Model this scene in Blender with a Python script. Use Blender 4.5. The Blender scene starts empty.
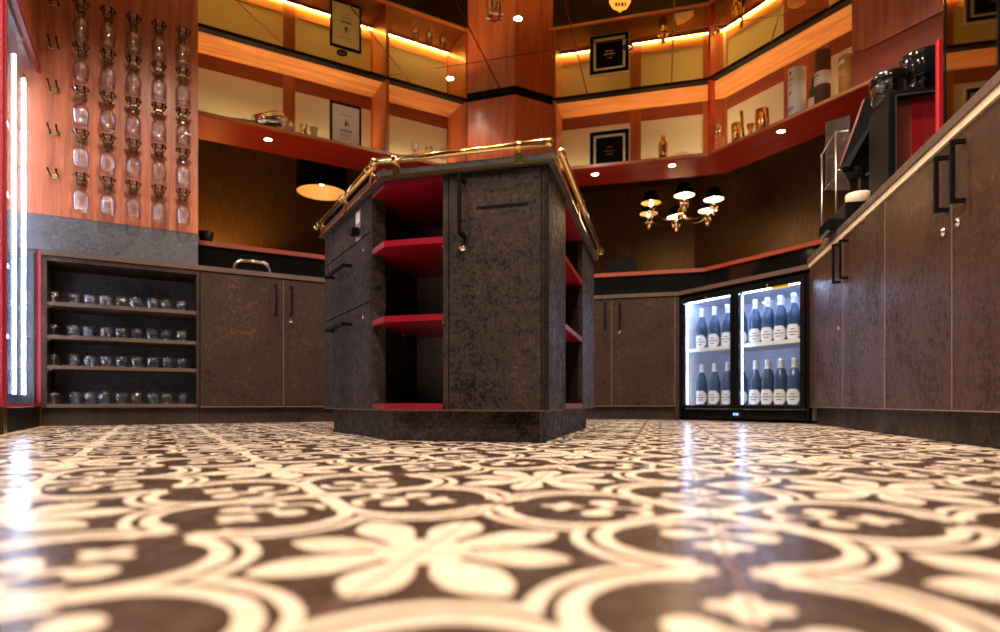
import bpy, math, random
from mathutils import Vector, Matrix
random.seed(7)
sc = bpy.context.scene
COL = sc.collection
PI = math.pi

# ------------------------------------------------------------------ camera, world, exposure
CAMZ, FPX, HOR = 0.126, 600.0, 403.0      # focal length in pixels of a 1000 px frame, horizon row
cam_d = bpy.data.cameras.new('camera')
cam = bpy.data.objects.new('camera', cam_d); COL.objects.link(cam)
cam.location = (0, 0, CAMZ); cam.rotation_euler = (PI / 2, 0, 0)
cam_d.sensor_width = 36; cam_d.lens = 36 * FPX / 1000
cam_d.shift_y = (HOR - 316) / 1000
cam_d.clip_start = 0.02
cam_d.dof.use_dof = True; cam_d.dof.focus_distance = 2.35; cam_d.dof.aperture_fstop = 2.0
sc.camera = cam
w = bpy.data.worlds.new('world'); sc.world = w; w.use_nodes = True
w.node_tree.nodes['Background'].inputs[0].default_value = (0.60, 0.56, 0.58, 1)
w.node_tree.nodes['Background'].inputs[1].default_value = 0.075
sc.view_settings.view_transform = 'Standard'
sc.view_settings.look = 'None'
sc.view_settings.exposure = 0.45
sc.view_settings.gamma = 1.0
sc.view_settings.use_curve_mapping = False
sc.cycles.max_bounces = 12; sc.cycles.diffuse_bounces = 4; sc.cycles.glossy_bounces = 5
sc.cycles.transmission_bounces = 10; sc.cycles.transparent_max_bounces = 24
sc.cycles.caustics_reflective = True; sc.cycles.caustics_refractive = False
sc.cycles.sample_clamp_indirect = 6.0
sc.cycles.use_denoising = True
HC = 2.60                                  # height of the mirrored ceiling

# (x, y, watts, tint) of the recessed ceiling lamps above the bar floor
WARM = (1.0, 0.79, 0.60)
DOWN = [(-1.25, 2.25, 115, WARM), (1.0, 2.3, 115, WARM), (-0.2, 1.35, 95, WARM), (-0.9, 0.5, 90, WARM),
        (0.45, 0.8, 100, WARM), (0.0, -0.4, 90, WARM), (0.28, 3.45, 70, WARM), (1.30, 2.95, 60, WARM)]  # last lamp is added to brighten the gantry's right end panel

def spot(name, loc, power, color, angle=110, blend=0.6, size=0.04, target=None):
    l = bpy.data.lights.new(name, 'SPOT'); l.energy = power; l.color = color
    l.spot_size = math.radians(angle); l.spot_blend = blend; l.shadow_soft_size = size
    o = bpy.data.objects.new(name, l); COL.objects.link(o); o.location = loc
    if target is not None:
        o.rotation_euler = (Vector(target) - Vector(loc)).to_track_quat('-Z', 'Y').to_euler()
    return o

def point(name, loc, power, color, size=0.04):
    l = bpy.data.lights.new(name, 'POINT'); l.energy = power; l.color = color; l.shadow_soft_size = size
    o = bpy.data.objects.new(name, l); COL.objects.link(o); o.location = loc
    return o

# ------------------------------------------------------------------ node helpers
class NB:
    """tiny expression builder over math nodes"""
    def __init__(s, nt): s.nt = nt; s.N = nt.nodes; s.L = nt.links
    def put(s, sock, v):
        if hasattr(v, 'node'): s.L.new(v, sock)
        else: sock.default_value = v
    def m(s, op, a, b=None, c=None):
        n = s.N.new('ShaderNodeMath'); n.operation = op
        s.put(n.inputs[0], a)
        if b is not None: s.put(n.inputs[1], b)
        if c is not None: s.put(n.inputs[2], c)
        return n.outputs[0]
    def add(s, a, b): return s.m('ADD', a, b)
    def sub(s, a, b): return s.m('SUBTRACT', a, b)
    def mul(s, a, b): return s.m('MULTIPLY', a, b)
    def lt(s, a, b): return s.m('LESS_THAN', a, b)
    def gt(s, a, b): return s.m('GREATER_THAN', a, b)
    def mx(s, a, b): return s.m('MAXIMUM', a, b)
    def mn(s, a, b): return s.m('MINIMUM', a, b)
    def ab(s, a): return s.m('ABSOLUTE', a)
    def dist(s, x, y, cx, cy):
        dx = s.sub(x, cx); dy = s.sub(y, cy)
        return s.m('SQRT', s.add(s.mul(dx, dx), s.mul(dy, dy)))
    def mix(s, f, a, b, kind='MIX'):
        n = s.N.new('ShaderNodeMix'); n.data_type = 'RGBA'; n.blend_type = kind
        s.put(n.inputs[0], f)
        for i, v in ((6, a), (7, b)):
            if hasattr(v, 'node'): s.L.new(v, n.inputs[i])
            else: n.inputs[i].default_value = (*v, 1)
        return n.outputs[2]
    def noise(s, vec, scale, detail=4, rough=0.55, dist=0.0):
        n = s.N.new('ShaderNodeTexNoise'); n.inputs['Scale'].default_value = scale
        n.inputs['Detail'].default_value = detail; n.inputs['Roughness'].default_value = rough
        n.inputs['Distortion'].default_value = dist
        if vec is not None: s.L.new(vec, n.inputs['Vector'])
        return n.outputs[0]
    def mapping(s, scale=(1, 1, 1), rot=(0, 0, 0), loc=(0, 0, 0), space='Object'):
        t = s.N.new('ShaderNodeTexCoord'); mp = s.N.new('ShaderNodeMapping')
        s.L.new(t.outputs[space], mp.inputs[0])
        mp.inputs['Scale'].default_value = scale; mp.inputs['Rotation'].default_value = rot
        mp.inputs['Location'].default_value = loc
        return mp.outputs[0]
    def ramp(s, f, stops):
        n = s.N.new('ShaderNodeValToRGB'); s.L.new(f, n.inputs[0])
        el = n.color_ramp.elements
        while len(el) < len(stops): el.new(0.5)
        for e, (p, c) in zip(el, stops): e.position = p; e.color = (*c, 1)
        return n.outputs[0]
    def rng(s, f, a, b, lo, hi):
        n = s.N.new('ShaderNodeMapRange'); s.L.new(f, n.inputs[0])
        for i, v in enumerate((a, b, lo, hi)): n.inputs[i + 1].default_value = v
        return n.outputs[0]
    def bump(s, h, strength=0.2, dist=0.002):
        n = s.N.new('ShaderNodeBump'); n.inputs['Strength'].default_value = strength
        n.inputs['Distance'].default_value = dist; s.L.new(h, n.inputs['Height'])
        return n.outputs[0]

def newmat(name):
    m = bpy.data.materials.new(name); m.use_nodes = True
    nb = NB(m.node_tree); p = m.node_tree.nodes['Principled BSDF']
    return m, nb, p

def plain(name, col, rough=0.5, metal=0.0, emit=None, es=0.0, spec=None, var=0.08, vscale=25):
    m, nb, p = newmat(name)
    v = nb.mapping()
    n = nb.noise(v, vscale, 3)
    c = nb.ramp(n, [(0.3, tuple(x * (1 - var) for x in col)), (0.7, tuple(min(1, x * (1 + var)) for x in col))])
    nb.L.new(c, p.inputs['Base Color'])
    p.inputs['Roughness'].default_value = rough; p.inputs['Metallic'].default_value = metal
    if spec is not None: p.inputs['Specular IOR Level'].default_value = spec
    if emit: p.inputs['Emission Color'].default_value = (*emit, 1); p.inputs['Emission Strength'].default_value = es
    return m

def laminate(name, lo, mid, hi, rough=0.33, scale=3.0, vert=1.0, spec=0.22, metal=0.0, stops=(0.43, 0.48, 0.53, 0.61)):
    """rusty dark metal-look laminate"""
    m, nb, p = newmat(name)
    v = nb.mapping(scale=(1, 1, vert))
    n1 = nb.noise(v, scale, 8, 0.68, 0.5)
    n2 = nb.noise(v, scale * 14, 6, 0.75, 0.2)
    n3 = nb.noise(v, scale * 45, 3, 0.8)
    f = nb.add(nb.add(nb.mul(n1, 0.32), nb.mul(n2, 0.34)), nb.mul(n3, 0.34))
    c = nb.ramp(f, list(zip(stops, (lo, mid, mid, hi))))
    nb.L.new(c, p.inputs['Base Color'])
    p.inputs['Specular IOR Level'].default_value = spec; p.inputs['Metallic'].default_value = metal
    r = nb.rng(f, 0.44, 0.57, rough + 0.30, rough - 0.06)
    nb.L.new(r, p.inputs['Roughness'])
    return m

def wood(name, dark, light, rough=0.35, axis='z', scale=1.0, coat=0.25):
    m, nb, p = newmat(name)
    st = {'z': (9, 9, 0.55), 'x': (0.55, 9, 9), 'y': (9, 0.55, 9)}[axis]
    v = nb.mapping(scale=tuple(a * scale for a in st))
    n1 = nb.noise(v, 2.2, 5, 0.6, 1.4)
    v2 = nb.mapping(scale=tuple(a * scale * 6 for a in st))
    n2 = nb.noise(v2, 2.5, 4, 0.7, 0.3)
    f = nb.add(nb.mul(n1, 0.65), nb.mul(n2, 0.35))
    c = nb.ramp(f, [(0.33, dark), (0.5, tuple((a + b) / 2 for a, b in zip(dark, light))), (0.66, light)])
    nb.L.new(c, p.inputs['Base Color'])
    p.inputs['Roughness'].default_value = rough
    p.inputs['Coat Weight'].default_value = coat; p.inputs['Coat Roughness'].default_value = 0.2
    return m

def glassmat(name, tint=(0.95, 0.97, 1.0), rough=0.02, edge=0.35):
    """thin clear glass: see-through with fresnel gloss and darker rims"""
    m = bpy.data.materials.new(name); m.use_nodes = True
    nb = NB(m.node_tree); N = nb.N; L = nb.L
    for n in list(N):
        if n.type == 'BSDF_PRINCIPLED': N.remove(n)
    out = [n for n in N if n.type == 'OUTPUT_MATERIAL'][0]
    tr = N.new('ShaderNodeBsdfTransparent'); gl = N.new('ShaderNodeBsdfGlossy')
    gl.inputs['Roughness'].default_value = rough; gl.inputs['Color'].default_value = (1, 1, 1, 1)
    lw = N.new('ShaderNodeLayerWeight'); lw.inputs['Blend'].default_value = 0.45
    f = nb.m('POWER', lw.outputs['Facing'], 2.0)
    c = nb.mix(f, tint, tuple(x * (1 - edge) for x in tint)); L.new(c, tr.inputs['Color'])
    mix = N.new('ShaderNodeMixShader')
    fr = nb.add(nb.mul(f, 0.6), 0.06)
    L.new(fr, mix.inputs[0]); L.new(tr.outputs[0], mix.inputs[1]); L.new(gl.outputs[0], mix.inputs[2])
    L.new(mix.outputs[0], out.inputs[0])
    return m

def refract(name, col=(1, 1, 1), k=0.6):
    m = bpy.data.materials.new(name); m.use_nodes = True
    nb = NB(m.node_tree); N = nb.N; L = nb.L
    for n in list(N):
        if n.type == 'BSDF_PRINCIPLED': N.remove(n)
    out = [n for n in N if n.type == 'OUTPUT_MATERIAL'][0]
    tr = N.new('ShaderNodeBsdfTransparent'); gl = N.new('ShaderNodeBsdfGlass'); gl.inputs['IOR'].default_value = 1.48
    gl.inputs['Roughness'].default_value = 0.0; gl.inputs['Color'].default_value = (*col, 1)
    mix = N.new('ShaderNodeMixShader'); mix.inputs[0].default_value = k
    L.new(tr.outputs[0], mix.inputs[1]); L.new(gl.outputs[0], mix.inputs[2]); L.new(mix.outputs[0], out.inputs[0])
    return m

def emis(name, col, s):
    m, nb, p = newmat(name)
    p.inputs['Base Color'].default_value = (*col, 1)
    p.inputs['Emission Color'].default_value = (*col, 1); p.inputs['Emission Strength'].default_value = s
    return m

M = {}
M['lam'] = laminate('rusty_brown_laminate', (0.008, 0.004, 0.003), (0.032, 0.0165, 0.011), (0.14, 0.070, 0.043), 0.36, 2.6)
M['lam_v'] = laminate('rusty_brown_laminate_tall', (0.015, 0.008, 0.005), (0.052, 0.027, 0.017), (0.19, 0.10, 0.058), 0.30, 2.6, 0.7)
M['lam_i'] = laminate('charcoal_laminate', (0.006, 0.005, 0.006), (0.042, 0.031, 0.031), (0.105, 0.078, 0.074), 0.38, 1.8, spec=0.10, stops=(0.425, 0.50, 0.53, 0.62))
M['lam_d'] = laminate('dark_plinth_laminate', (0.012, 0.008, 0.006), (0.034, 0.022, 0.017), (0.085, 0.052, 0.036), 0.4, 4)
M['edge'] = laminate('brown_edge_strip', (0.065, 0.042, 0.033), (0.10, 0.066, 0.052), (0.14, 0.095, 0.075), 0.4, 6)
M['edgel'] = plain('light_brown_edging', (0.22, 0.15, 0.115), 0.4)
M['grey'] = laminate('blue_grey_panel', (0.04, 0.04, 0.045), (0.085, 0.085, 0.098), (0.16, 0.16, 0.18), 0.36, 3)
M['galv'] = laminate('speckled_grey_metal', (0.16, 0.17, 0.20), (0.34, 0.36, 0.42), (0.62, 0.64, 0.72), 0.3, 4, spec=.5, metal=.8)
M['tan'] = plain('pale_tan_edge', (0.90, 0.72, 0.50), 0.45)
M['woodv'] = wood('red_wood_upright_grain', (0.27, 0.036, 0.014), (0.58, 0.130, 0.045), 0.34, 'z')
M['woodrack'] = wood('orange_red_wood_upright_grain', (0.20, 0.036, 0.016), (0.56, 0.155, 0.060), 0.46, 'z', coat=0.05)
M['woodh'] = wood('red_wood_long_grain', (0.34, 0.020, 0.010), (0.64, 0.062, 0.024), 0.34, 'x')
M['woodlit'] = wood('led_lit_wood_long_grain', (0.24, 0.062, 0.018), (0.62, 0.26, 0.080), 0.4, 'x')  # gantry wood with the LED glow put into its orange colour
M['woodd'] = wood('deep_red_wood_long_grain', (0.15, 0.024, 0.010), (0.27, 0.052, 0.020), 0.4, 'x')
M['woodshade'] = wood('shaded_red_wood', (0.06, 0.014, 0.008), (0.14, 0.032, 0.016), 0.4, 'x')  # shelf wood with shade put into its colour
M['woodl'] = wood('ledge_red_wood', (0.22, 0.035, 0.016), (0.36, 0.055, 0.024), 0.4, 'x', coat=0.0)
M['woodp'] = wood('red_brown_wood_upright_grain', (0.22, 0.045, 0.016), (0.40, 0.105, 0.034), 0.4, 'z')
M['cream'] = plain('cream_panel', (0.72, 0.71, 0.53), 0.6, var=0.04, vscale=3)
M['red'] = plain('crimson_lacquer', (0.24, 0.006, 0.020), 0.3, var=0.05)
M['redframe'] = plain('red_door_frame', (0.26, 0.006, 0.016), 0.4)
M['black'] = plain('matt_black', (0.005, 0.005, 0.006), 0.5, spec=0.06)
M['blackgl'] = plain('gloss_black', (0.006, 0.006, 0.007), 0.08)
M['dark'] = plain('dark_void_panel', (0.012, 0.007, 0.005), 0.7, spec=0.1)
M['brass'] = plain('polished_brass', (0.83, 0.56, 0.22), 0.14, 1.0, var=0.05)
M['brassd'] = plain('aged_brass', (0.42, 0.27, 0.11), 0.25, 1.0)
M['chrome'] = plain('polished_chrome', (0.82, 0.80, 0.78), 0.08, 1.0, var=0.02)
M['steel'] = plain('brushed_steel', (0.60, 0.58, 0.56), 0.28, 1.0)
M['bronze'] = plain('dark_bronze', (0.22, 0.13, 0.07), 0.25, 1.0)
M['copper'] = plain('polished_copper', (0.85, 0.42, 0.22), 0.22, 1.0)
M['gold'] = plain('polished_gold', (0.95, 0.62, 0.20), 0.12, 1.0)
M['white'] = plain('white_plastic', (0.80, 0.78, 0.74), 0.4, var=0.02)
M['paper'] = plain('white_paper', (0.90, 0.88, 0.88), 0.7, var=0.02)
M['ink'] = plain('grey_ink', (0.10, 0.10, 0.13), 0.7)
M['glass'] = glassmat('clear_glass')
M['stemglass'] = refract('stem_glass_solid', k=0.9)
M['tumglass'] = glassmat('tumbler_glass', (0.97, 0.98, 1.0), 0.10, 0.55)
M['wineglass'] = glassmat('wine_glass', (0.98, 0.98, 1.0), 0.05, 0.45)
M['crystal'] = refract('crystal_glass', k=0.75)
M['pane'] = glassmat('fridge_pane', (0.96, 0.98, 1.0), 0.01, 0.1)
M['smoke'] = glassmat('smoked_glass', (0.42, 0.38, 0.30), 0.02, 0.5)
M['redglass'] = glassmat('dark_red_glass', (0.55, 0.10, 0.08), 0.03, 0.5)
M['led'] = emis('warm_led_strip', (1.0, 0.74, 0.34), 85)
M['lamp'] = emis('warm_lamp_disc', (1.0, 0.80, 0.50), 40)
M['bulb'] = emis('warm_bulb', (1.0, 0.74, 0.38), 22)
M['coolled'] = emis('cool_white_tube', (0.50, 0.66, 1.0), 30)
M['cooltube'] = emis('cool_white_tall_tube', (0.74, 0.82, 1.0), 30)
M['amber'] = emis('amber_glow', (1.0, 0.36, 0.05), 0.9)
M['bluedigit'] = emis('blue_display', (0.10, 0.22, 1.0), 6)
M['fridgein'] = plain('pale_fridge_liner', (0.80, 0.83, 0.92), 0.4)
M['winein'] = plain('blue_grey_fridge_liner', (0.06, 0.075, 0.11), 0.4)
M['bottle'] = plain('dark_blue_green_bottle_glass', (0.035, 0.075, 0.150), 0.12, 0, var=0.1)
M['label'] = plain('white_bottle_label', (0.86, 0.84, 0.82), 0.6, var=0.02)
M['foil'] = plain('silver_bottle_foil', (0.82, 0.82, 0.84), 0.3, 0.4)
M['yellow'] = plain('yellow_sticker', (0.85, 0.55, 0.03), 0.5)
M['brownbox'] = plain('brown_card_tube', (0.13, 0.045, 0.025), 0.5)
M['mustard'] = plain('mustard_card_tube', (0.62, 0.33, 0.08), 0.5)
M['whisky'] = plain('dark_green_glass', (0.03, 0.06, 0.02), 0.1)
M['shade_in'] = plain('gold_shade_lining', (0.60, 0.36, 0.13), 0.45, 0.0, emit=(1.0, 0.62, 0.2), es=0.0)
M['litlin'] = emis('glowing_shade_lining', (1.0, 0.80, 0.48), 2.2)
M['bead'] = plain('glass_drop', (0.85, 0.55, 0.45), 0.12, 0.6)
M['silverframe'] = plain('silver_frame', (0.80, 0.77, 0.72), 0.35, 0.5, var=0.35, vscale=90)

def wallpaper():
    m, nb, p = newmat('gold_brown_wallpaper')
    v = nb.mapping(scale=(60, 60, 3)); n = nb.noise(v, 2, 4)
    v2 = nb.mapping(); n2 = nb.noise(v2, 1.4, 3)
    c = nb.ramp(nb.add(nb.mul(n, .7), nb.mul(n2, .3)), [(0.35, (0.065, 0.030, 0.010)), (0.65, (0.20, 0.096, 0.030))])
    nb.L.new(c, p.inputs['Base Color']); p.inputs['Roughness'].default_value = 0.42; p.inputs['Metallic'].default_value = 0.3
    return m
M['paperwall'] = wallpaper()

def mirror_ceiling():
    m, nb, p = newmat('mirror_ceiling_tiles')
    v = nb.mapping(rot=(0, 0, 0)); sx = nb.N.new('ShaderNodeSeparateXYZ'); nb.L.new(v, sx.inputs[0])
    X, Y = sx.outputs[0], sx.outputs[1]
    a, b = math.cos(math.radians(75)), math.sin(math.radians(75))
    u = nb.add(nb.mul(X, a), nb.mul(Y, b)); vv = nb.sub(nb.mul(X, b), nb.mul(Y, a))
    def line(c, off, per):
        k = nb.sub(nb.m('FRACT', nb.m('DIVIDE', nb.add(c, 50 * per - off), per)), 0.5)
        return nb.gt(nb.ab(k), 0.5 - 0.0048 / per)
    f = nb.mx(line(u, 4.16, 1.3), line(vv, -1.22, .65))
    c = nb.mix(f, (0.86, 0.70, 0.25), (0.12, 0.03, 0.015)); nb.L.new(c, p.inputs['Base Color'])
    p.inputs['Metallic'].default_value = 1.0
    nb.L.new(nb.add(nb.mul(f, 0.4), 0.015), p.inputs['Roughness'])
    return m
M['mirror'] = mirror_ceiling()

def tile_floor():
    m, nb, p = newmat('patterned_cement_tiles')
    v = nb.mapping(); sx = nb.N.new('ShaderNodeSeparateXYZ'); nb.L.new(v, sx.inputs[0])
    X = nb.add(sx.outputs[0], 0.066); Y = nb.sub(sx.outputs[1], 0.513)
    a, b = math.cos(math.radians(75)), math.sin(math.radians(75))
    u = nb.add(nb.mul(X, a), nb.mul(Y, b)); vv = nb.sub(nb.mul(X, b), nb.mul(Y, a))
    nz = nb.noise(v, 9, 3)
    wob = nb.mul(nb.sub(nz, 0.5), 0.012)
    def fold(c):
        c = nb.add(nb.add(c, wob), 50.25)
        k = nb.mul(nb.m('FRACT', nb.m('DIVIDE', c, 0.5)), 0.5)
        return nb.ab(nb.sub(k, 0.25))
    A, B = fold(u), fold(vv)
    x = nb.mx(A, B); y = nb.mn(A, B)
    def petal(px, py, L, c):
        ww = nb.mul(nb.mul(nb.mul(px, px), nb.sub(L, px)), c)
        return nb.lt(py, nb.add(ww, 0.0))
    ins = nb.lt(x, 0.14)
    p1 = nb.mul(petal(x, y, 0.130, 76), nb.lt(x, 0.128))
    xd = nb.mul(nb.add(x, y), 0.70711); yd = nb.mul(nb.sub(x, y), 0.70711)
    p2 = nb.mul(petal(xd, yd, 0.142, 62), nb.lt(xd, 0.140))
    r0 = nb.dist(x, y, 0.0, 0.0)
    core = nb.lt(r0, 0.042)
    flower = nb.mx(nb.mx(p1, p2), core)
    # scalloped double band round each flower
    dB = nb.dist(x, y, 0.226, 0.102)
    near = nb.lt(x, 0.222)
    b1 = nb.mul(nb.lt(nb.ab(nb.sub(dB, 0.083)), 0.0085), nb.mul(near, nb.lt(y, 0.165)))
    tipd = nb.ab(nb.sub(y, nb.mul(nb.sub(0.236, x), 0.55)))
    tip = nb.mul(nb.lt(tipd, 0.0095), nb.mul(nb.gt(x, 0.200), nb.lt(x, 0.238)))
    b2 = nb.mul(nb.lt(nb.ab(nb.sub(dB, 0.1065)), 0.0062), near)
    ang = nb.mul(nb.m('COSINE', nb.mul(nb.m('ARCTAN2', nb.sub(y, 0.081), nb.sub(x, 0.25)), 4)), 0.006)
    star = nb.lt(nb.sub(nb.dist(x, y, 0.25, 0.081), ang), 0.021)
    q = nb.dist(x, y, 0.224, 0.154)
    curl = nb.mul(nb.lt(nb.ab(nb.sub(q, 0.028)), 0.0060), nb.mx(nb.gt(x, 0.226), nb.gt(y, 0.160)))
    blob = nb.lt(nb.dist(x, y, 0.213, 0.126), 0.0175)
    stroke = nb.mul(nb.lt(yd, 0.011), nb.gt(xd, 0.215))
    mid = nb.lt(nb.dist(x, y, 0.25, 0.25), 0.026)
    tot = flower
    for e in (b1, tip, b2, star, curl, blob, stroke, mid): tot = nb.mx(tot, e)
    # grout every 0.25
    def grout(c):
        k = nb.ab(nb.sub(nb.m('FRACT', nb.m('DIVIDE', nb.add(c, 50.125), 0.25)), 0.5))
        return nb.lt(k, 0.0075)
    g = nb.mx(grout(u), grout(vv))
    nz2 = nb.noise(v, 30, 4)
    cream = nb.ramp(nz2, [(0.3, (0.72, 0.59, 0.47)), (0.7, (0.86, 0.74, 0.62))])
    brown = nb.ramp(nz2, [(0.3, (0.040, 0.023, 0.017)), (0.7, (0.075, 0.045, 0.033))])
    c = nb.mix(tot, brown, cream)
    c = nb.mix(nb.mul(g, 0.75), c, (0.22, 0.12, 0.08))
    nb.L.new(c, p.inputs['Base Color'])
    nb.L.new(nb.rng(nz2, 0.3, 0.7, 0.20, 0.30), p.inputs['Roughness'])
    nb.L.new(nb.bump(nb.sub(1.0, g), 0.3, 0.001), p.inputs['Normal'])
    return m
M['floor'] = tile_floor()

# ------------------------------------------------------------------ mesh builder
class MB:
    def __init__(s): s.v = []; s.f = []; s.sm = []
    def _add(s, vs, fs, smooth=False, mat=None):
        o = len(s.v)
        s.v += [tuple(mat @ Vector(p)) for p in vs] if mat is not None else [tuple(p) for p in vs]
        s.f += [tuple(i + o for i in f) for f in fs]; s.sm += [smooth] * len(fs)
        return s
    def box(s, x0, x1, y0, y1, z0, z1, bev=0.0, mat=None):
        x0, x1 = min(x0, x1), max(x0, x1); y0, y1 = min(y0, y1), max(y0, y1); z0, z1 = min(z0, z1), max(z0, z1)
        b = min(bev, (x1 - x0) * .4, (y1 - y0) * .4, (z1 - z0) * .4)
        if b <= 0:
            vs = [(x, y, z) for z in (z0, z1) for x, y in ((x0, y0), (x1, y0), (x1, y1), (x0, y1))]
            fs = [(3, 2, 1, 0), (4, 5, 6, 7), (0, 1, 5, 4), (1, 2, 6, 5), (2, 3, 7, 6), (3, 0, 4, 7)]
            return s._add(vs, fs, False, mat)
        import itertools
        idx = {}; vs = []
        X = (x0, x1); Y = (y0, y1); Z = (z0, z1)
        for i, j, k in itertools.product((0, 1), repeat=3):
            sx, sy, sz = (1 - 2 * i), (1 - 2 * j), (1 - 2 * k)
            for ax in range(3):
                p = [X[i] + sx * b, Y[j] + sy * b, Z[k] + sz * b]
                p[ax] = (X[i], Y[j], Z[k])[ax]
                idx[(i, j, k, ax)] = len(vs); vs.append(tuple(p))
        fs = []
        for i in (0, 1):
            q = [idx[(i, a, c, 0)] for a, c in ((0, 0), (1, 0), (1, 1), (0, 1))]; fs.append(tuple(q if i else q[::-1]))
            q = [idx[(a, i, c, 1)] for a, c in ((0, 0), (1, 0), (1, 1), (0, 1))]; fs.append(tuple(q[::-1] if i else q))
            q = [idx[(a, c, i, 2)] for a, c in ((0, 0), (1, 0), (1, 1), (0, 1))]; fs.append(tuple(q if i else q[::-1]))
        for a in (0, 1):
            for c in (0, 1):
                fs.append((idx[(0, a, c, 1)], idx[(1, a, c, 1)], idx[(1, a, c, 2)], idx[(0, a, c, 2)]))
                fs.append((idx[(a, 0, c, 0)], idx[(a, 1, c, 0)], idx[(a, 1, c, 2)], idx[(a, 0, c, 2)]))
                fs.append((idx[(a, c, 0, 0)], idx[(a, c, 1, 0)], idx[(a, c, 1, 1)], idx[(a, c, 0, 1)]))
        for i, j, k in itertools.product((0, 1), repeat=3):
            fs.append((idx[(i, j, k, 0)], idx[(i, j, k, 1)], idx[(i, j, k, 2)]))
        return s._add(vs, fs, False, mat)
    def prism(s, poly, z0, z1):
        n = len(poly)
        vs = [(x, y, z0) for x, y in poly] + [(x, y, z1) for x, y in poly]
        fs = [tuple(range(n))[::-1], tuple(range(n, 2 * n))]
        fs += [(i, (i + 1) % n, (i + 1) % n + n, i + n) for i in range(n)]
        return s._add(vs, fs)
    def prism_y(s, poly, y0, y1):
        n = len(poly)
        vs = [(x, y0, z) for x, z in poly] + [(x, y1, z) for x, z in poly]
        fs = [tuple(range(n)), tuple(range(n, 2 * n))[::-1]]
        fs += [((i + 1) % n, i, i + n, (i + 1) % n + n) for i in range(n)]
        return s._add(vs, fs)
    def lathe(s, prof, n=20, loc=(0, 0, 0), mat=None, smooth=True):
        vs = []; fs = []
        for r, z in prof:
            for i in range(n):
                a = 2 * PI * i / n; vs.append((loc[0] + r * math.cos(a), loc[1] + r * math.sin(a), loc[2] + z))
        for k in range(len(prof) - 1):
            for i in range(n):
                j = (i + 1) % n
                fs.append((k * n + i, k * n + j, (k + 1) * n + j, (k + 1) * n + i))
        return s._add(vs, fs, smooth, mat)
    def tube(s, pts, r, n=10, closed=False, caps=True):
        pts = [Vector(p) for p in pts]; vs = []; fs = []
        N = len(pts); up = None
        for i, p in enumerate(pts):
            if closed: d = (pts[(i + 1) % N] - pts[i - 1]).normalized()
            elif i == 0: d = (pts[1] - p).normalized()
            elif i == N - 1: d = (p - pts[-2]).normalized()
            else: d = ((pts[i + 1] - p).normalized() + (p - pts[i - 1]).normalized()).normalized()
            if up is None: up = Vector((0, 0, 1)) if abs(d.z) < 0.9 else Vector((1, 0, 0))
            a = d.cross(up).normalized(); b = a.cross(d).normalized(); up = b
            rr = r[i] if isinstance(r, (list, tuple)) else r
            for k in range(n):
                t = 2 * PI * k / n; vs.append(p + (a * math.cos(t) + b * math.sin(t)) * rr)
        M_ = N if closed else N - 1
        for i in range(M_):
            for k in range(n):
                j = (k + 1) % n; i2 = (i + 1) % N
                fs.append((i * n + k, i * n + j, i2 * n + j, i2 * n + k))
        if not closed and caps:
            fs.append(tuple(range(n))[::-1]); fs.append(tuple(range((N - 1) * n, N * n)))
        return s._add(vs, fs, True)
    def ball(s, c, r, n=12, sq=(1, 1, 1)):
        m = n // 2; prof = [(max(1e-4, r * math.sin(PI * k / m)), -r * math.cos(PI * k / m)) for k in range(m + 1)]
        mat = Matrix.Translation(c) @ Matrix.Diagonal((*sq, 1))
        return s.lathe(prof, n, mat=mat)
    def obj(s, name, mat, parent=None, loc=(0, 0, 0), rz=0.0):
        me = bpy.data.meshes.new(name); me.from_pydata(s.v, [], s.f); me.update()
        for p, q in zip(me.polygons, s.sm): p.use_smooth = q
        me.materials.append(mat)
        o = bpy.data.objects.new(name, me); COL.objects.link(o)
        o.parent = parent; o.location = loc; o.rotation_euler = (0, 0, rz)
        return o

def tag(o, label, cat, group=None):
    o['label'] = label; o['category'] = cat
    if group: o['group'] = group
    return o
def thing(name, label, cat, loc=(0, 0, 0), rz=0, group=None):
    o = bpy.data.objects.new(name, None); COL.objects.link(o); o.location = loc; o.rotation_euler = (0, 0, rz)
    o.empty_display_size = 0.05
    return tag(o, label, cat, group)
def struct(o): o['kind'] = 'structure'; return o
def dup(root, loc, rz, label=None, group=None):
    def cp(o, par):
        c = o.copy(); COL.objects.link(c)
        if par: c.parent = par
        for ch in [k for k in bpy.data.objects if k.parent == o]: cp(ch, c)
        return c
    kids = KIDS.setdefault(root.name, snapshot(root))
    def mk(node, par):
        o, chs = node
        c = o.copy(); COL.objects.link(c)
        if par: c.parent = par
        for k in chs: mk(k, c)
        return c
    r = mk(kids, None); r.location = loc; r.rotation_euler = (0, 0, rz)
    if label: r['label'] = label
    if group: r['group'] = group
    return r
KIDS = {}
def snapshot(o): return (o, [snapshot(k) for k in list(o.children)])

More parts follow.
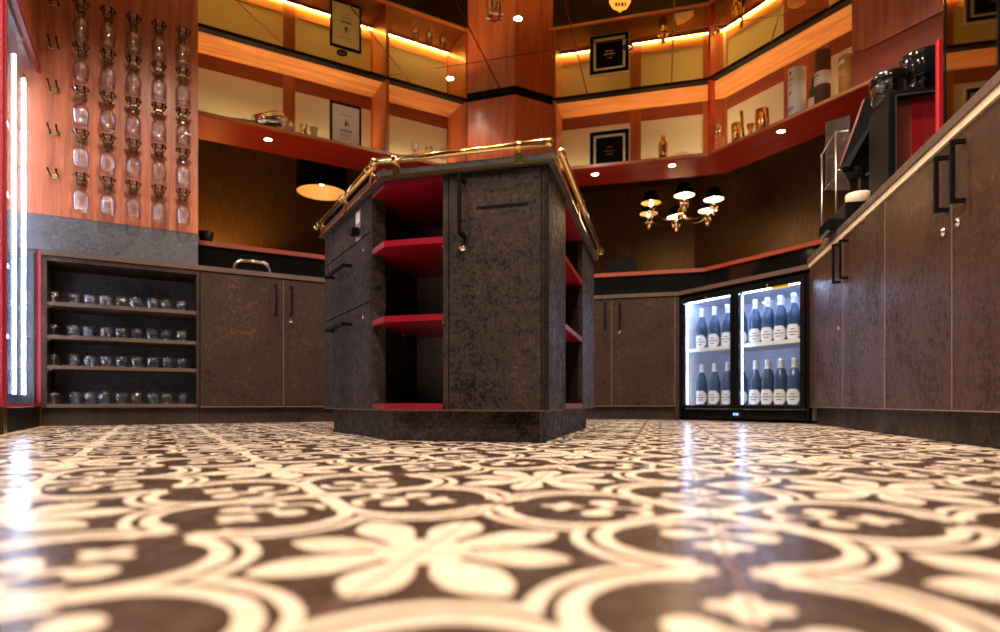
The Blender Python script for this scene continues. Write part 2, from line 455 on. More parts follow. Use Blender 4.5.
# ------------------------------------------------------------------ the eight-sided layout
class Frame:
    """a vertical wall plane: s runs to the right seen from inside, y (depth) outward"""
    def __init__(s, deg, c):
        s.a = math.radians(deg); s.c = c
        s.t = (math.cos(s.a), math.sin(s.a)); s.n = (-math.sin(s.a), math.cos(s.a))
    def s_at(s, px, d=0.0):
        r = (px - 500) / FPX; c = s.c + d
        return c * (r * s.n[1] - s.n[0]) / (s.t[0] - r * s.t[1])
    def Y(s, px, d=0.0):
        sv = s.s_at(px, d); return (s.c + d) * s.n[1] + sv * s.t[1]
    def z(s, px, py, d=0.0): return CAMZ + (HOR - py) / FPX * s.Y(px, d)
    def loc(s, sv, d=0.0, z=0.0):
        c = s.c + d
        return (c * s.n[0] + sv * s.t[0], c * s.n[1] + sv * s.t[1], z)
    def meet(s, o, d=0.0, do=None):
        """s coordinate on this plane (offset d) where plane o (offset do) crosses it"""
        do = d if do is None else do
        # p = (c+d) n + s t ; p.n_o = c_o+do
        nn = s.n[0] * o.n[0] + s.n[1] * o.n[1]; tn = s.t[0] * o.n[0] + s.t[1] * o.n[1]
        return ((o.c + do) - (s.c + d) * nn) / tn

L30 = Frame(30, 4.017); L165 = Frame(-15, 4.64); L120 = Frame(-60, 3.374); L75 = Frame(-105, 0.8525)
U30 = Frame(30, 4.385); U165 = Frame(-15, 4.84); U120 = Frame(-60, 3.67)      # gantry front planes
LW = Frame(120, 0.529)                                                          # wine fridge side
G30 = Frame(30, 6.4); G165 = Frame(-15, 7.25); G120 = Frame(-60, 5.39)          # guest room walls
def W2(*pts): return [(p[0], p[1]) for p in pts]

# ------------------------------------------------------------------ floor, ceilings, outer walls
struct(MB().box(-9, 9, -5, 10, -0.05, 0).obj('floor', M['floor']))
e1 = U30.loc(U30.meet(U165)); e2 = U165.loc(U165.meet(U120))
eL = U30.loc(-3.5); eR = U120.loc(2.6)
struct(MB().prism(W2(eL, e1, e2, eR, (3.6, -4), (-5.2, -4)), HC, HC + 0.02).obj('ceiling', M['mirror']))
gmid = plain('dark_red_brown_ceiling', (0.045, 0.010, 0.006), 0.5)
def ring_poly(Fs, d0, d1, s0, s1):
    """band between offsets d0 and d1 along a chain of frames"""
    fr = []; bk = []
    for d, out in ((d0, fr), (d1, bk)):
        out.append(Fs[0].loc(s0, d))
        for a, b in zip(Fs, Fs[1:]): out.append(a.loc(a.meet(b, d), d))
        out.append(Fs[-1].loc(s1, d))
    return W2(*fr) + W2(*bk)[::-1]
UF = [U30, U165, U120]
struct(MB().prism(ring_poly(UF, 0.40, 3.2, -3.2, 2.6), 2.66, 2.72).obj('ceiling', gmid))
struct(MB().box(-3.6, G30.meet(G165) + .0, 0, 0.1, 0, 2.66).obj('wall_back', M['paperwall'], loc=G30.loc(0), rz=G30.a))
struct(MB().box(G165.meet(G30), G165.meet(G120), 0, 0.1, 0, 2.66).obj('wall_back', M['paperwall'], loc=G165.loc(0), rz=G165.a))
struct(MB().box(G120.meet(G165), 4.5, 0, 0.1, 0, 2.66).obj('wall_right', M['paperwall'], loc=G120.loc(0), rz=G120.a))
darkwood = wood('dark_red_wood', (0.035, 0.008, 0.005), (0.09, 0.022, 0.012), 0.4, 'z')
sR0 = L75.meet(L120, 0.66)
struct(MB().box(sR0 - 0.1, 6.2, 0.83, 0.89, 0, 2.58).obj('wall_right', darkwood, loc=L75.loc(0), rz=L75.a))

# ------------------------------------------------------------------ the shelf gantry (niches, shelf, soffit)
DEP = 0.34
SH = 2.04
gan = thing('bar_gantry', 'red wooden overhead bar gantry with lit cream-backed niches', 'bar shelving')
def band(name, mat, d0, d1, z0, z1, parent, s0=None, s1=None, Fs=None):
    """one mesh per frame so that grain follows it"""
    Fs = Fs or UF; res = []
    for i, F in enumerate(Fs):
        a0 = [F.meet(Fs[i - 1], d) if i > 0 else s0 for d in (d0, d1)]
        a1 = [F.meet(Fs[i + 1], d) if i < len(Fs) - 1 else s1 for d in (d0, d1)]
        mb = MB().prism([(a0[0], d0), (a1[0], d0), (a1[1], d1), (a0[1], d1)], z0, z1)
        res.append(mb.obj(name, mat, parent, F.loc(0), F.a))
    return res
S0 = U30.s_at(190); S1 = U120.s_at(990)
band('shelf_board', M['woodh'], 0, 0.40, SH - 0.028, SH, gan, S0 - .3, S1)
band('shelf_top_shade', M['woodshade'], 0.004, DEP, SH, SH + 0.002, gan, S0 - .3, U120.s_at(853))  # thin dark sheet added so the red shelf's upper side looks shaded
band('shelf_nosing', M['woodlit'], -0.008, 0.0, SH - 0.024, SH - 0.004, gan, S0 - .3, S1)
band('ceiling_trim', M['dark'], -0.004, 0.055, HC - 0.012, HC + 0.03, gan, S0 - .3, S1)
band('soffit_board', M['woodlit'], 0.055, 0.37, HC - 0.002, HC + 0.03, gan, S0 - .3, S1)
band('back_board', M['dark'], DEP + 0.02, DEP + 0.05, SH, HC, gan, S0 - .3, S1)
band('top_rail', M['woodd'], DEP, DEP + 0.02, HC - 0.105, HC, gan, S0 - .3, S1)
band('bottom_rail', M['woodlit'], DEP, DEP + 0.02, SH, SH + 0.10, gan, S0 - .3, S1)
band('led_strip', M['led'], DEP - 0.018, DEP - 0.003, SH + 0.004, SH + 0.014, gan, S0 - .28, U120.s_at(853))
band('led_channel', M['woodd'], DEP - 0.030, DEP - 0.024, SH + 0.0025, SH + 0.020, gan, S0 - .28, U120.s_at(853))
def sback(F, px): return F.s_at(px, DEP)
panels = [(U30, S0 - .3, sback(U30, 283)), (U30, sback(U30, 295), sback(U30, 371)), (U30, sback(U30, 389), sback(U30, 447)),
          (U165, sback(U165, 562), sback(U165, 630)), (U165, sback(U165, 641), sback(U165, 703)),
          (U120, sback(U120, 727), sback(U120, 784)), (U120, sback(U120, 829), sback(U120, 862))]
for F, a, b in panels:
    MB().box(a, b, DEP + 0.004, DEP + 0.014, SH + 0.10, HC - 0.105).obj('back_panel', M['cream'], gan, F.loc(0), F.a)
for F, a, b in ((U30, sback(U30, 283), sback(U30, 295)), (U30, sback(U30, 371), sback(U30, 389)),
                (U165, sback(U165, 630), sback(U165, 641)), (U165, sback(U165, 556), sback(U165, 562)),
                (U120, sback(U120, 784), sback(U120, 829)),
                (U120, U120.meet(U165, DEP) + .003, sback(U120, 727)), (U165, sback(U165, 703), U165.meet(U120, DEP) - .003), (U30, sback(U30, 447), sback(U30, 452))):
    MB().box(a, b, DEP - 0.004, DEP + 0.019, SH + 0.002, HC - 0.004).obj('post', M['woodp'], gan, F.loc(0), F.a)
for F, px, dd in ((U30, 389, .02), (U30, 468, .02)):
    a = F.s_at(px)
    MB().box(a - .022, a, 0.0, DEP - 0.004, SH + .001, HC - 0.003).obj('partition', M['woodp'], gan, F.loc(0), F.a)
a = U165.s_at(553); MB().box(a, a + .022, 0.0, DEP - 0.004, SH + .001, HC - 0.003).obj('partition', M['woodp'], gan, U165.loc(0), U165.a)
a = U120.meet(U165) ; MB().box(a, a + .02, 0.0, 0.05, SH + .001, HC - 0.003).obj('partition', M['woodh'], gan, U120.loc(0), U120.a)
# right end closed by an upright grained panel with a rounded lower corner, smooth board below
a = U120.s_at(853); b = S1; zb = 2.225
poly = [(a, HC - .004), (a, zb + .03)] + [(a + 0.02 + 0.10 * (1 - math.cos(t)), zb + 0.0 + .03 * (1 - math.sin(t))) for t in (0.3, 0.8, 1.3)] + [(b, zb), (b, HC - .004)]
MB().prism_y(poly, -0.012, 0.02).obj('upright_panel', M['woodv'], gan, U120.loc(0), U120.a)
MB().box(a, b, 0.001, DEP - .01, SH + .001, HC - .004).obj('end_box', wood('plain_red_board', (0.20, 0.026, 0.010), (0.31, 0.046, 0.018), 0.6, 'x', coat=0.0), gan, U120.loc(0), U120.a)

# column
pA = Vector((-0.26, 4.866)); pB = Vector((0.1185, 4.741)); pC = Vector((0.434, 4.914)); pD = pA + (pC - pB)
col = thing('wooden_column', 'square red wood column standing edge-on in the middle behind the island', 'column', (*((pA + pC) / 2), 0))
cl = (pA + pC) / 2
MB().prism([tuple(p - cl) for p in (pA, pB, pC, pD)], 0.0, HC).obj('shaft', M['woodv'], col)
def grow(k, z0, z1, mat, name):
    MB().prism([tuple((p - cl) * k) for p in (pA, pB, pC, pD)], z0, z1).obj(name, mat, col)
grow(1.02, HC - 0.035, HC - 0.001, M['black'], 'top_trim')

# glass rack wall
sA, sB = L30.s_at(-60), L30.s_at(198)
struct(MB().box(sA, sB, 0.0, 0.30, 1.14, HC).obj('wall_left', M['woodrack'], loc=L30.loc(0), rz=L30.a))
struct(MB().box(sA, sB, 0.004, 0.30, 0.95, 1.14).obj('trim_1', M['grey'], loc=L30.loc(0), rz=L30.a))

# hanging stem glasses and their prongs
def hook(s_, z_, label, loops=False):
    t = thing('glass_hook', label, 'glass hook', L30.loc(s_, 0, z_), L30.a, 'glass hooks on the red wood wall')
    for sx in (-1, 1):
        MB().tube([(sx * .017, 0.0, 0), (sx * .017, -0.085, 0), (sx * .0185, -.095, 0.006)], 0.0042, 8).ball((sx * .0185, -.096, .008), .006, 8).obj('prong', M['black'], t)
    MB().box(-.026, .026, -0.004, 0.0, -.016, .012, .001).obj('mounting_plate', M['brassd'], t)
    if loops:
        m = MB()
        for r, z in ((.038, .010), (.026, -.016), (.017, -.034)):
            m.tube([(r * math.sin(q), -.055 - r * math.cos(q), z) for q in [(-1.9 + 3.8 * i / 10) for i in range(11)]], .0034, 6)
        for sx in (-1, 1): m.tube([(sx * .036, -.06, .010), (sx * .025, -.06, -.016), (sx * .016, -.06, -.034)], .0034, 6)
        m.obj('wire_loop', M['bronze'], t)
        MB().box(-.020, .020, -.034, -.004, -.036, -.006, .004).obj('holder_block', M['brownbox'], t)
    return t
gprof = [(0.0005, 0.0), (0.033, 0.0), (0.034, -0.002), (0.012, -0.006), (0.0045, -0.012), (0.004, -0.06), (0.006, -0.076),
         (0.018, -0.081), (0.032, -0.094), (0.0385, -0.113), (0.039, -0.135), (0.036, -0.165), (0.032, -0.188)]
gprof2 = [(r - .0012 if r > .01 else r, z) for r, z in gprof[6:]][::-1]
def stem_glass(label, loc):
    t = thing('stem_glass', label, 'wine glass', loc, L30.a, 'stem glasses hanging on the red wood wall')
    MB().lathe(gprof[:7], 20).obj('foot', M['stemglass'], t)
    MB().lathe(gprof[6:] + gprof2, 20).obj('bowl', M['wineglass'], t)
    MB().lathe([(0.032, -0.1865), (0.0332, -0.188), (0.032, -.1895), (.0308, -.188), (0.032, -0.1865)], 20).obj('rim', M['chrome'], t)
    return t
zh0, zh4 = L30.z(81, 177, -.055), L30.z(81, 5, -.055)
ordn = ['first', 'second', 'third', 'fourth', 'fifth', 'sixth', 'seventh', 'eighth', 'ninth']
rown = ['bottom', 'fourth', 'middle', 'second', 'top']
h0 = h1 = g0 = None
for ci, px in enumerate((53, 81, 108, 133.5, 159, 183)):
    s_ = L30.s_at(px, -.055)
    for k in range(5):
        z_ = zh0 + (zh4 - zh0) * k / 4
        where = 'empty glass hook in the bare leftmost column, %s row' % rown[k] if ci == 0 else 'glass hook in glass column %s from the left, %s row' % (ordn[ci - 1], rown[k])
        if ci == 0:
            if h0 is None: h0 = hook(s_, z_, where)
            else: dup(h0, L30.loc(s_, 0, z_), L30.a, where)
        elif h1 is None: h1 = hook(s_, z_, where, True)
        else: dup(h1, L30.loc(s_, 0, z_), L30.a, where)
        if ci:
            lb = 'clear stem glass hanging upside down, %s column from the left, %s row' % (ordn[ci - 1], rown[k])
            lo = L30.loc(s_, -.055, z_ + 0.0065)
            if g0 is None: g0 = stem_glass(lb, lo)
            else: dup(g0, lo, L30.a + random.uniform(-.5, .5), lb)

# ------------------------------------------------------------------ lower cabinets
def handle_mb(mb, x, y, z0, z1, out=0.026, r=0.006):
    mb.box(x - r, x + r, y - out - 2 * r, y - out, z0, z1, .001)
    for z in (z0, z1 - 2 * r): mb.box(x - r, x + r, y - out - .001, y, z, z + 2 * r)
    return mb
def cyl_y(mb, x, y0, y1, z, r, n=16):
    mb.tube([(x, y0, z), (x, y1, z)], r, n); return mb

def cabinet(name, F, s0, s1, doors, label, matdoor, zt=0.92, locks=(), handles=(), deep=0.58, zb=0.10, toe=0.045):
    """doors: list of (sa, sb); handles: (s, z0, z1, door index); locks: (s, z, door index)"""
    mid = (s0 + s1) / 2
    t = thing(name, label, 'cabinet', F.loc(mid), F.a)
    o = lambda v: v - mid
    b = MB().box(o(s0) + .001, o(s1) - .001, 0.021, deep, zb, zt - .001); b.obj('carcass', M['dark'], t)
    MB().box(o(s0), o(s1), toe, deep, 0.0, zb).obj('plinth', M['lam_d'], t)
    for i, (a, c) in enumerate(doors):
        d = MB().box(o(a) + .0018, o(c) - .0018, 0.0, 0.02, zb + .003, zt - .004, .0012).obj('door', matdoor, t)
        MB().box(o(c) - .0036, o(c) - .0006, -.0008, .004, zb + .003, zt - .004).box(o(a) + .0018, o(c) - .0036, -.0008, .004, zb + .001, zb + .0045).obj('edge_strip', M['edgel'], d)
        for (hs, z0, z1, k) in handles:
            if k == i: handle_mb(MB(), o(hs), 0.0, z0, z1).obj('handle', M['black'], d)
        for (ls, lz, k) in locks:
            if k == i: cyl_y(cyl_y(MB(), o(ls), -.006, 0, lz, .013), o(ls), -.010, -.006, lz, .008).obj('lock', M['chrome'], d)
    return t

# open glass cubby
c0, c1 = L30.s_at(41.5), L30.s_at(199.5); mid = (c0 + c1) / 2; o_ = lambda v: v - mid
cub = thing('glass_shelf_unit', 'dark open shelf unit full of upturned tumblers below the red wood wall', 'shelf unit', L30.loc(mid), L30.a)
MB().box(o_(c0), o_(c0) + .022, 0, .40, .10, .92).obj('side_panel', M['lam'], cub)
MB().box(o_(c1) - .016, o_(c1), 0, .40, .10, .92).obj('side_panel', M['lam'], cub)
MB().box(o_(c0) + .022, o_(c1) - .016, 0, .40, .895, .92).obj('top_panel', M['lam'], cub)
MB().box(o_(c0) + .022, o_(c1) - .016, .305, .32, .12, .895).obj('back_panel', M['grey'], cub)
MB().box(o_(c0), o_(c1), .045, .40, 0, .10).obj('plinth', M['lam_d'], cub)
zs = [.12, .331, .495, .675]
for i, z in enumerate(zs):
    sh = MB().box(o_(c0) + .022, o_(c1) - .016, .004, .305, z - .02, z, .0015).obj('shelf', M['edge'], cub)
    if i:
        for sx, xx in ((1, o_(c0) + .022), (-1, o_(c1) - .016)):
            MB().prism_y([(xx, z - .02), (xx + sx * .022, z - .02), (xx + sx * .008, z - .027), (xx, z - .042)], .02, .035).obj('bracket', M['brassd'], sh)
tp = [(0.0295, 0.0), (0.0305, 0.001), (0.032, 0.02), (0.0325, 0.04), (0.031, 0.054), (0.026, 0.063), (0.016, 0.066), (0.0005, 0.0662),
      (0.0005, 0.054), (0.014, 0.054), (0.024, 0.051), (0.029, 0.04), (0.029, 0.02), (0.0285, 0.0)]
tum = None; rn = ['bottom', 'third', 'second', 'top']
for r, z in enumerate(zs):
    for k, px in enumerate((55, 74, 89.5, 105, 121, 136, 152.5, 167, 182.5)):
        d = .085 + random.uniform(-.012, .012); s_ = L30.s_at(px, d) + random.uniform(-.006, .006)
        lb = 'clear upturned tumbler, %s from the left on the %s shelf' % (ordn[k], rn[r])
        if tum is None:
            tum = thing('tumbler', lb, 'glass', L30.loc(s_, d, z), 0, 'upturned tumblers in the shelf unit')
            MB().lathe([(r * 1.1, z * 1.08) for r, z in tp], 20).obj('bowl', M['tumglass'], tum)
            MB().lathe([(.0005, .046), (.020, .046), (.023, .052), (.021, .058), (.0005, .0585)], 18).obj('thick_base', M['crystal'], tum)
        else: dup(tum, L30.loc(s_, d, z), random.uniform(0, 6), lb)

# two-door cabinet left of the island
a, b = L30.s_at(200), L30.s_at(284); wd = b - a
hz = lambda F, px, y: F.z(px, y)
cabinet('base_cabinet', L30, a, b + wd, [(a, b), (b, b + wd)], 'rust-brown two-door base cabinet between tumbler shelves and island', M['lam'],
        handles=[(L30.s_at(275.5), hz(L30, 275, 315), hz(L30, 275, 285), 0), (L30.s_at(291), hz(L30, 291, 315), hz(L30, 291, 287), 1)],
        locks=[(L30.s_at(291), hz(L30, 291, 321), 1)])
colL = L30.meet(L165) - .36
t = thing('corner_panel', 'plain rust-brown panel between the left cabinet and the column', 'panel', L30.loc(0), L30.a)
MB().box(b + wd + .002, colL, 0, .02, .10, .916).obj('face', M['lam'], t); MB().box(b + wd + .002, colL, .045, .06, 0, .099).obj('plinth', M['lam_d'], t)
# back right cabinet
a, b, c = L165.s_at(549), L165.s_at(612), L165.s_at(675)
cabinet('base_cabinet', L165, a, c, [(a, b), (b, c)], 'rust-brown two-door base cabinet left of the bottle fridge', M['lam'],
        handles=[(L165.s_at(605.5), hz(L165, 605, 328), hz(L165, 605, 303), 0), (L165.s_at(620), hz(L165, 620, 328), hz(L165, 620, 303), 1)],
        locks=[(L165.s_at(619), hz(L165, 619, 332), 1)])
sf = L165.meet(L120)
colR = L165.meet(L30) + .36
if a - colR > .05:
    t = thing('corner_panel', 'plain rust-brown panel between the column and the rear cabinet', 'panel', L165.loc(0), L165.a)
    MB().box(colR, a - .002, 0, .02, .10, .916).obj('face', M['lam'], t); MB().box(colR, a - .002, .045, .06, 0, .099).obj('plinth', M['lam_d'], t)
MB().box(c, sf, 0, .02, .0, .92).obj('filler_strip', M['lam_d'], thing('filler_panel', 'narrow dark filler panel beside the bottle fridge', 'panel', L165.loc(0), L165.a))

# right run
s0 = L75.meet(L120)
b1, b2, b3 = L75.s_at(842.5), L75.s_at(885), L75.s_at(952)
b4 = b3 + (b3 - b2)
zt = .925
cabinet('tall_door_cabinet', L75, s0, b2, [(s0, b1), (b1, b2)], 'brown metallic-look cabinet right of the fridge with close-set handles', M['lam_v'], zt=zt,
        handles=[(L75.s_at(840.5), L75.z(838, 285), L75.z(838, 246), 0), (L75.s_at(848), L75.z(845, 281), L75.z(845, 242), 1)],
        locks=[(b1 - .05, .50, 0)])
cabinet('tall_door_cabinet', L75, b2, b4, [(b2, b3), (b3, b4)], 'brown metallic-look cabinet at the right edge with long black handles', M['lam_v'], zt=zt,
        handles=[(L75.s_at(948), L75.z(943, 215), L75.z(943, 160), 0), (L75.s_at(965), L75.z(958, 207), L75.z(958, 145), 1)],
        locks=[(b3 - .05, L75.z(946, 231), 0), (b3 + .045, L75.z(961, 221), 1)])
b5 = b4 + .75
cabinet('tall_door_cabinet', L75, b4, b5, [(b4, b5)], 'brown cabinet beyond the right edge nearest the camera', M['lam_v'], zt=zt)

# worktops
CF = [L30, L165, L120]
wt = thing('worktop', 'thin dark brown worktop running over the left and rear cabinets', 'worktop')
band('top', M['edge'], -0.012, 0.52, 0.922, 0.95, wt, L30.s_at(41), L120.meet(L75, 0), CF)
wr = thing('worktop', 'thick brown worktop with pale tan edge on the right cabinets', 'worktop')
def right_strip(name, mat, d0, d1, z0, z1):
    MB().prism([(L75.meet(L120, 0) - .0, d0), (b5, d0), (b5, d1), (L75.meet(L120, 0.52) , d1)], z0, z1).obj(name, mat, wr, L75.loc(0), L75.a)
right_strip('tan_edge', M['tan'], -0.006, 0.55, .927, .952)
right_strip('top', M['edge'], -0.012, 0.64, .952, .982)

# raised guest ledge behind the worktops
led = thing('bar_ledge', 'raised red wood guest bar ledge running behind the worktops', 'bar ledge')
band('ledge_top', M['woodl'], 0.50, 0.82, 1.195, 1.225, led, L30.s_at(199, .5) - .02, L120.meet(L75, .50), CF)
band('riser', M['blackgl'], 0.53, 0.56, 0.951, 1.195, led, L30.s_at(199, .5) - .02, L120.meet(L75, .53) , CF)
band('outer_front', M['woodh'], 0.76, 0.78, 0.0, 1.195, led, L30.s_at(199, .5) - .02, L120.meet(L75, .76), CF)
def ledgelight(F, px, py, d=.52):
    pass

# ------------------------------------------------------------------ bottle fridge
f0, f1 = L120.meet(L165) + .004, L120.meet(L75) - .004; fm = (f0 + f1) / 2; fw = f1 - f0
fr = thing('bottle_fridge', 'black two-door undercounter fridge with lit wine bottles', 'fridge', L120.loc(fm), L120.a)
hw = fw / 2; FT = 0.90; FB = 0.085
MB().box(-hw, hw, .50, .52, 0.02, FT).obj('back_wall', M['fridgein'], fr)
MB().box(-hw, -hw + .02, .035, .50, 0.02, FT).obj('side_wall', M['fridgein'], fr)
MB().box(hw - .02, hw, .035, .50, 0.02, FT).obj('side_wall', M['fridgein'], fr)
MB().box(-hw + .02, hw - .02, .035, .50, FT - .03, FT).obj('roof_panel', M['fridgein'], fr)
MB().box(-hw + .02, hw - .02, .035, .50, FB, FB + .02).obj('floor_panel', M['fridgein'], fr)
MB().box(-hw, -hw + .022, 0.0, .034, 0.02, FT).obj('outer_frame', M['black'], fr)
MB().box(hw - .014, hw, 0.0, .034, 0.02, FT).obj('outer_frame', M['black'], fr)
MB().box(-hw, hw, 0.0, .034, FT - .012, FT).obj('top_frame', M['black'], fr)
g = MB().box(-hw + .022, hw - .03, .012, .034, 0.02, FB - .005)
kick = g.obj('kick_panel', M['black'], fr)
gb = MB()
for sgn0, sgn1 in ((-hw + .06, -.09), (.07, hw - .07)):
    for k in range(5): gb.box(sgn0, sgn1, .008, .012, .028 + k * .009, .032 + k * .009)
    n = int((sgn1 - sgn0) / .012)
    for k in range(n): gb.box(sgn0 + k * .012, sgn0 + k * .012 + .003, .007, .012, .028, .068)
gb.obj('vent_grille', M['blackgl'], kick)
MB().box(-.055, .035, .007, .012, .03, .072).obj('control_panel', M['blackgl'], kick)
dg = MB()
dg.box(-.034, -.028, .005, .0069, .044, .058)
for x0 in (-.020, -.006):
    for (a, b, c, d) in ((0, .009, .056, .058), (0, .009, .050, .052), (0, .009, .044, .046), (.007, .009, .044, .058)):
        dg.box(x0 + a, x0 + b, .005, .0069, c, d)
dg.obj('blue_digits', M['bluedigit'], kick)
gapx = fw * 0.0 - .010
doorsx = [(-hw + .024, gapx - .003), (gapx + .003, hw - .016)]
for i, (x0, x1) in enumerate(doorsx):
    zt0, zt1 = FB + .002, FT - .014
    d = MB()
    fwid = .03
    d.box(x0, x0 + fwid, -.018, .010, zt0, zt1, .002).box(x1 - fwid, x1, -.018, .010, zt0, zt1, .002)
    d.box(x0 + fwid, x1 - fwid, -.018, .010, zt0, zt0 + .024).box(x0 + fwid, x1 - fwid, -.018, .010, zt1 - .030, zt1)
    do = d.obj('door', M['blackgl'], fr)
    MB().box(x0 + fwid, x1 - fwid, -.010, -.006, zt0 + .024, zt1 - .030).obj('glass_pane', M['pane'], do)
    hx = x1 - .012 if i == 0 else x0 + .012
    cyl_y(MB(), (x0 + x1) / 2, -.024, -.018, zt1 - .018, .008).obj('door_lock', M['gold'], do)
    MB().box(hx - .004, hx + .004, -.03, -.018, zt0 + .2, zt1 - .06, .001).obj('handle', M['black'], do)
    lx = x0 + fwid + .004
    MB().box(lx, lx + .003, .014, .018, zt0 + .03, zt1 - .045).obj('led_tube', M['coolled'], fr)
MB().box(-hw + .04, hw - .04, .05, .075, FT - .038, FT - .031).obj('led_tube', M['coolled'], fr)
zsh = FB + .02 + .405
sb = MB()
for y in (.06, .48): sb.tube([(-hw + .022, y, zsh - .006), (hw - .022, y, zsh - .006)], .004, 6)
for k in range(48):
    x = -hw + .03 + k * (2 * hw - .06) / 47; sb.tube([(x, .06, zsh - .002), (x, .48, zsh - .002)], .002, 5)
sb.box(-hw + .022, hw - .022, .050, .056, zsh - .012, zsh + .014)
sb.obj('wire_shelf', M['white'], fr)
MB().box(gapx - .012, gapx + .012, .035, .06, FB, FT - .03).obj('centre_post', M['black'], fr)
st_ = MB().box(hw - .24, hw - .12, -.0125, -.0105, FT - .062, FT - .036).obj('yellow_sticker', M['yellow'], fr)
# bottles
bp = [(0.0005, 0.0), (0.036, 0.0), (0.0395, 0.004), (0.0395, 0.155), (0.037, 0.18), (0.026, 0.215), (0.0165, 0.245), (0.0145, 0.265), (0.0145, 0.30), (0.0005, 0.30)]
fp = [(0.0005, 0.305), (0.0155, 0.304), (0.0165, 0.295), (0.0168, 0.285), (0.0158, 0.276), (0.0155, 0.262), (0.0185, 0.244)]
def label_mb():
    m = MB(); n = 14; zc, hh = .060, .048
    for off, r in ((0, .0402),):
        vs = []; fs = []
        for i in range(n + 1):
            t = -1.35 + 2.7 * i / n
            k = 1 - max(0, abs(t) - .60) / .75 * .62
            for zz in (zc - hh * k, zc + hh * k):
                vs.append((r * math.sin(t), -r * math.cos(t), zz))
        for i in range(n): fs.append((2 * i, 2 * i + 2, 2 * i + 3, 2 * i + 1))
        m._add(vs, fs, True)
    return m
def ink_mb():
    m = MB()
    for z, wdt in ((.060, .75), (.078, .35), (.042, .4)):
        vs = []; fs = []
        for i in range(7):
            t = -wdt / 1 + 2 * wdt * i / 6
            for zz in (z - .003, z + .003): vs.append((.0406 * math.sin(t), -.0406 * math.cos(t), zz))
        for i in range(6): fs.append((2 * i, 2 * i + 2, 2 * i + 3, 2 * i + 1))
        m._add(vs, fs, True)
    return m
BT = None
def bottle(label, sx, dy, z, group):
    global BT
    loc = L120.loc(fm + sx, dy, z)
    if BT is None:
        BT = thing('wine_bottle', label, 'bottle', loc, L120.a + .36, group)
        MB().lathe(bp, 22).obj('body', M['bottle'], BT)
        MB().lathe(fp, 16).obj('foil_cap', M['foil'], BT)
        lb = label_mb().obj('label', M['label'], BT); ink_mb().obj('print', M['ink'], lb)
        return BT
    return dup(BT, loc, L120.a + .36 + random.uniform(-.10, .10), label, group)
lv = [(FB + .021, 'lower', 'bottles on the fridge floor'), (zsh, 'upper', 'bottles on the fridge wire shelf')]
for z, nm, grp in lv:
    for side, (x0, x1), cnt in (('left', doorsx[0], 4), ('right', doorsx[1], 5)):
        for row, dy in (('front', .105), ('rear', .20)):
            for k in range(cnt):
                x = x0 + (.092 if side == 'left' else .068) + (x1 - x0 - .125) * k / (cnt - 1) + (.04 if row == 'rear' else 0)
                if x > x1 - .03: continue
                bottle('wine bottle, %s from left, %s row, %s level, %s fridge door' % (ordn[k], row, nm, side), x, dy, z, grp)

# ------------------------------------------------------------------ red framed wine fridge at the left edge
wf0, wf1 = -1.6, LW.meet(L30)   # s increases going away from the camera
far_s = LW.s_at(41.5); near = LW.s_at(4)
WH = 1.93
dw = far_s - near
wf = thing('display_fridge', 'tall red-framed glass door fridge with bright white tubes at left edge', 'fridge', LW.loc(far_s, 0, 0), LW.a)
# local x from -... (towards the camera) to 0 (far end); y outward
Lw = 2 * dw + .06
MB().box(-Lw, -.0, .56, .58, .02, WH).obj('back_wall', M['winein'], wf)
MB().box(-.02, 0, .03, .56, .02, WH).obj('side_wall', M['winein'], wf)
MB().box(-Lw, -Lw + .02, .03, .56, .02, WH).obj('side_wall', M['winein'], wf)
MB().box(-Lw + .02, -.02, .03, .56, WH - .03, WH).obj('roof_panel', M['winein'], wf)
MB().box(-Lw + .02, -.02, .03, .56, .02, .10).obj('floor_panel', M['black'], wf)
for i in range(2):
    x1 = -.0 - i * (dw + .012); x0 = x1 - dw
    d = MB()
    d.box(x0, x0 + .020, -.006, .012, .11, WH, .002).box(x1 - .050, x1, -.006, .012, .11, WH, .002)
    d.box(x0 + .020, x1 - .050, -.006, .012, WH - .035, WH).box(x0 + .020, x1 - .050, -.006, .012, .11, .125)
    dd = d.obj('door', M['redframe'], wf)
    MB().box(x0 + .020, x1 - .050, .002, .006, .125, WH - .035).obj('glass_pane', M['pane'], dd)
    MB().box(x0 + .001, x0 + .021, -.006, .012, .0, .11).obj('foot', M['brassd'], wf)
    MB().box(x1 - .026, x1 - .001, -.006, .012, 0, .11).obj('foot', M['brassd'], wf)
    MB().box(x0 + .021, x1 - .026, .005, .025, .0, .105).obj('kick_plate', M['black'], wf)
    for z in (.45, .80, 1.15, 1.50):
        MB().box(x0 + .01, x1 - .01, .10, .52, z, z + .006).box(x0 + .01, x1 - .01, .095, .10, z - .006, z + .014).obj('glass_shelf', M['pane'], wf)
for x in (LW.s_at(14.5, .06) - far_s, LW.s_at(24, .06) - far_s):
    MB().tube([(x, .06, .17), (x, .06, WH - .10)], .0075, 10).obj('light_tube', M['cooltube'], wf)
MB().tube([(-.20 - dw, .075, .17), (-.20 - dw, .075, WH - .10)], .009, 10).obj('light_tube', M['cooltube'], wf)
struct(MB().box(-Lw - 1.5, .30, .60, .64, 0, HC).obj('wall_left', M['dark'], loc=LW.loc(far_s), rz=LW.a))
struct(MB().box(-Lw, .0, .0, .58, WH + .03, HC).obj('trim_2', M['woodrack'], loc=LW.loc(far_s), rz=LW.a))

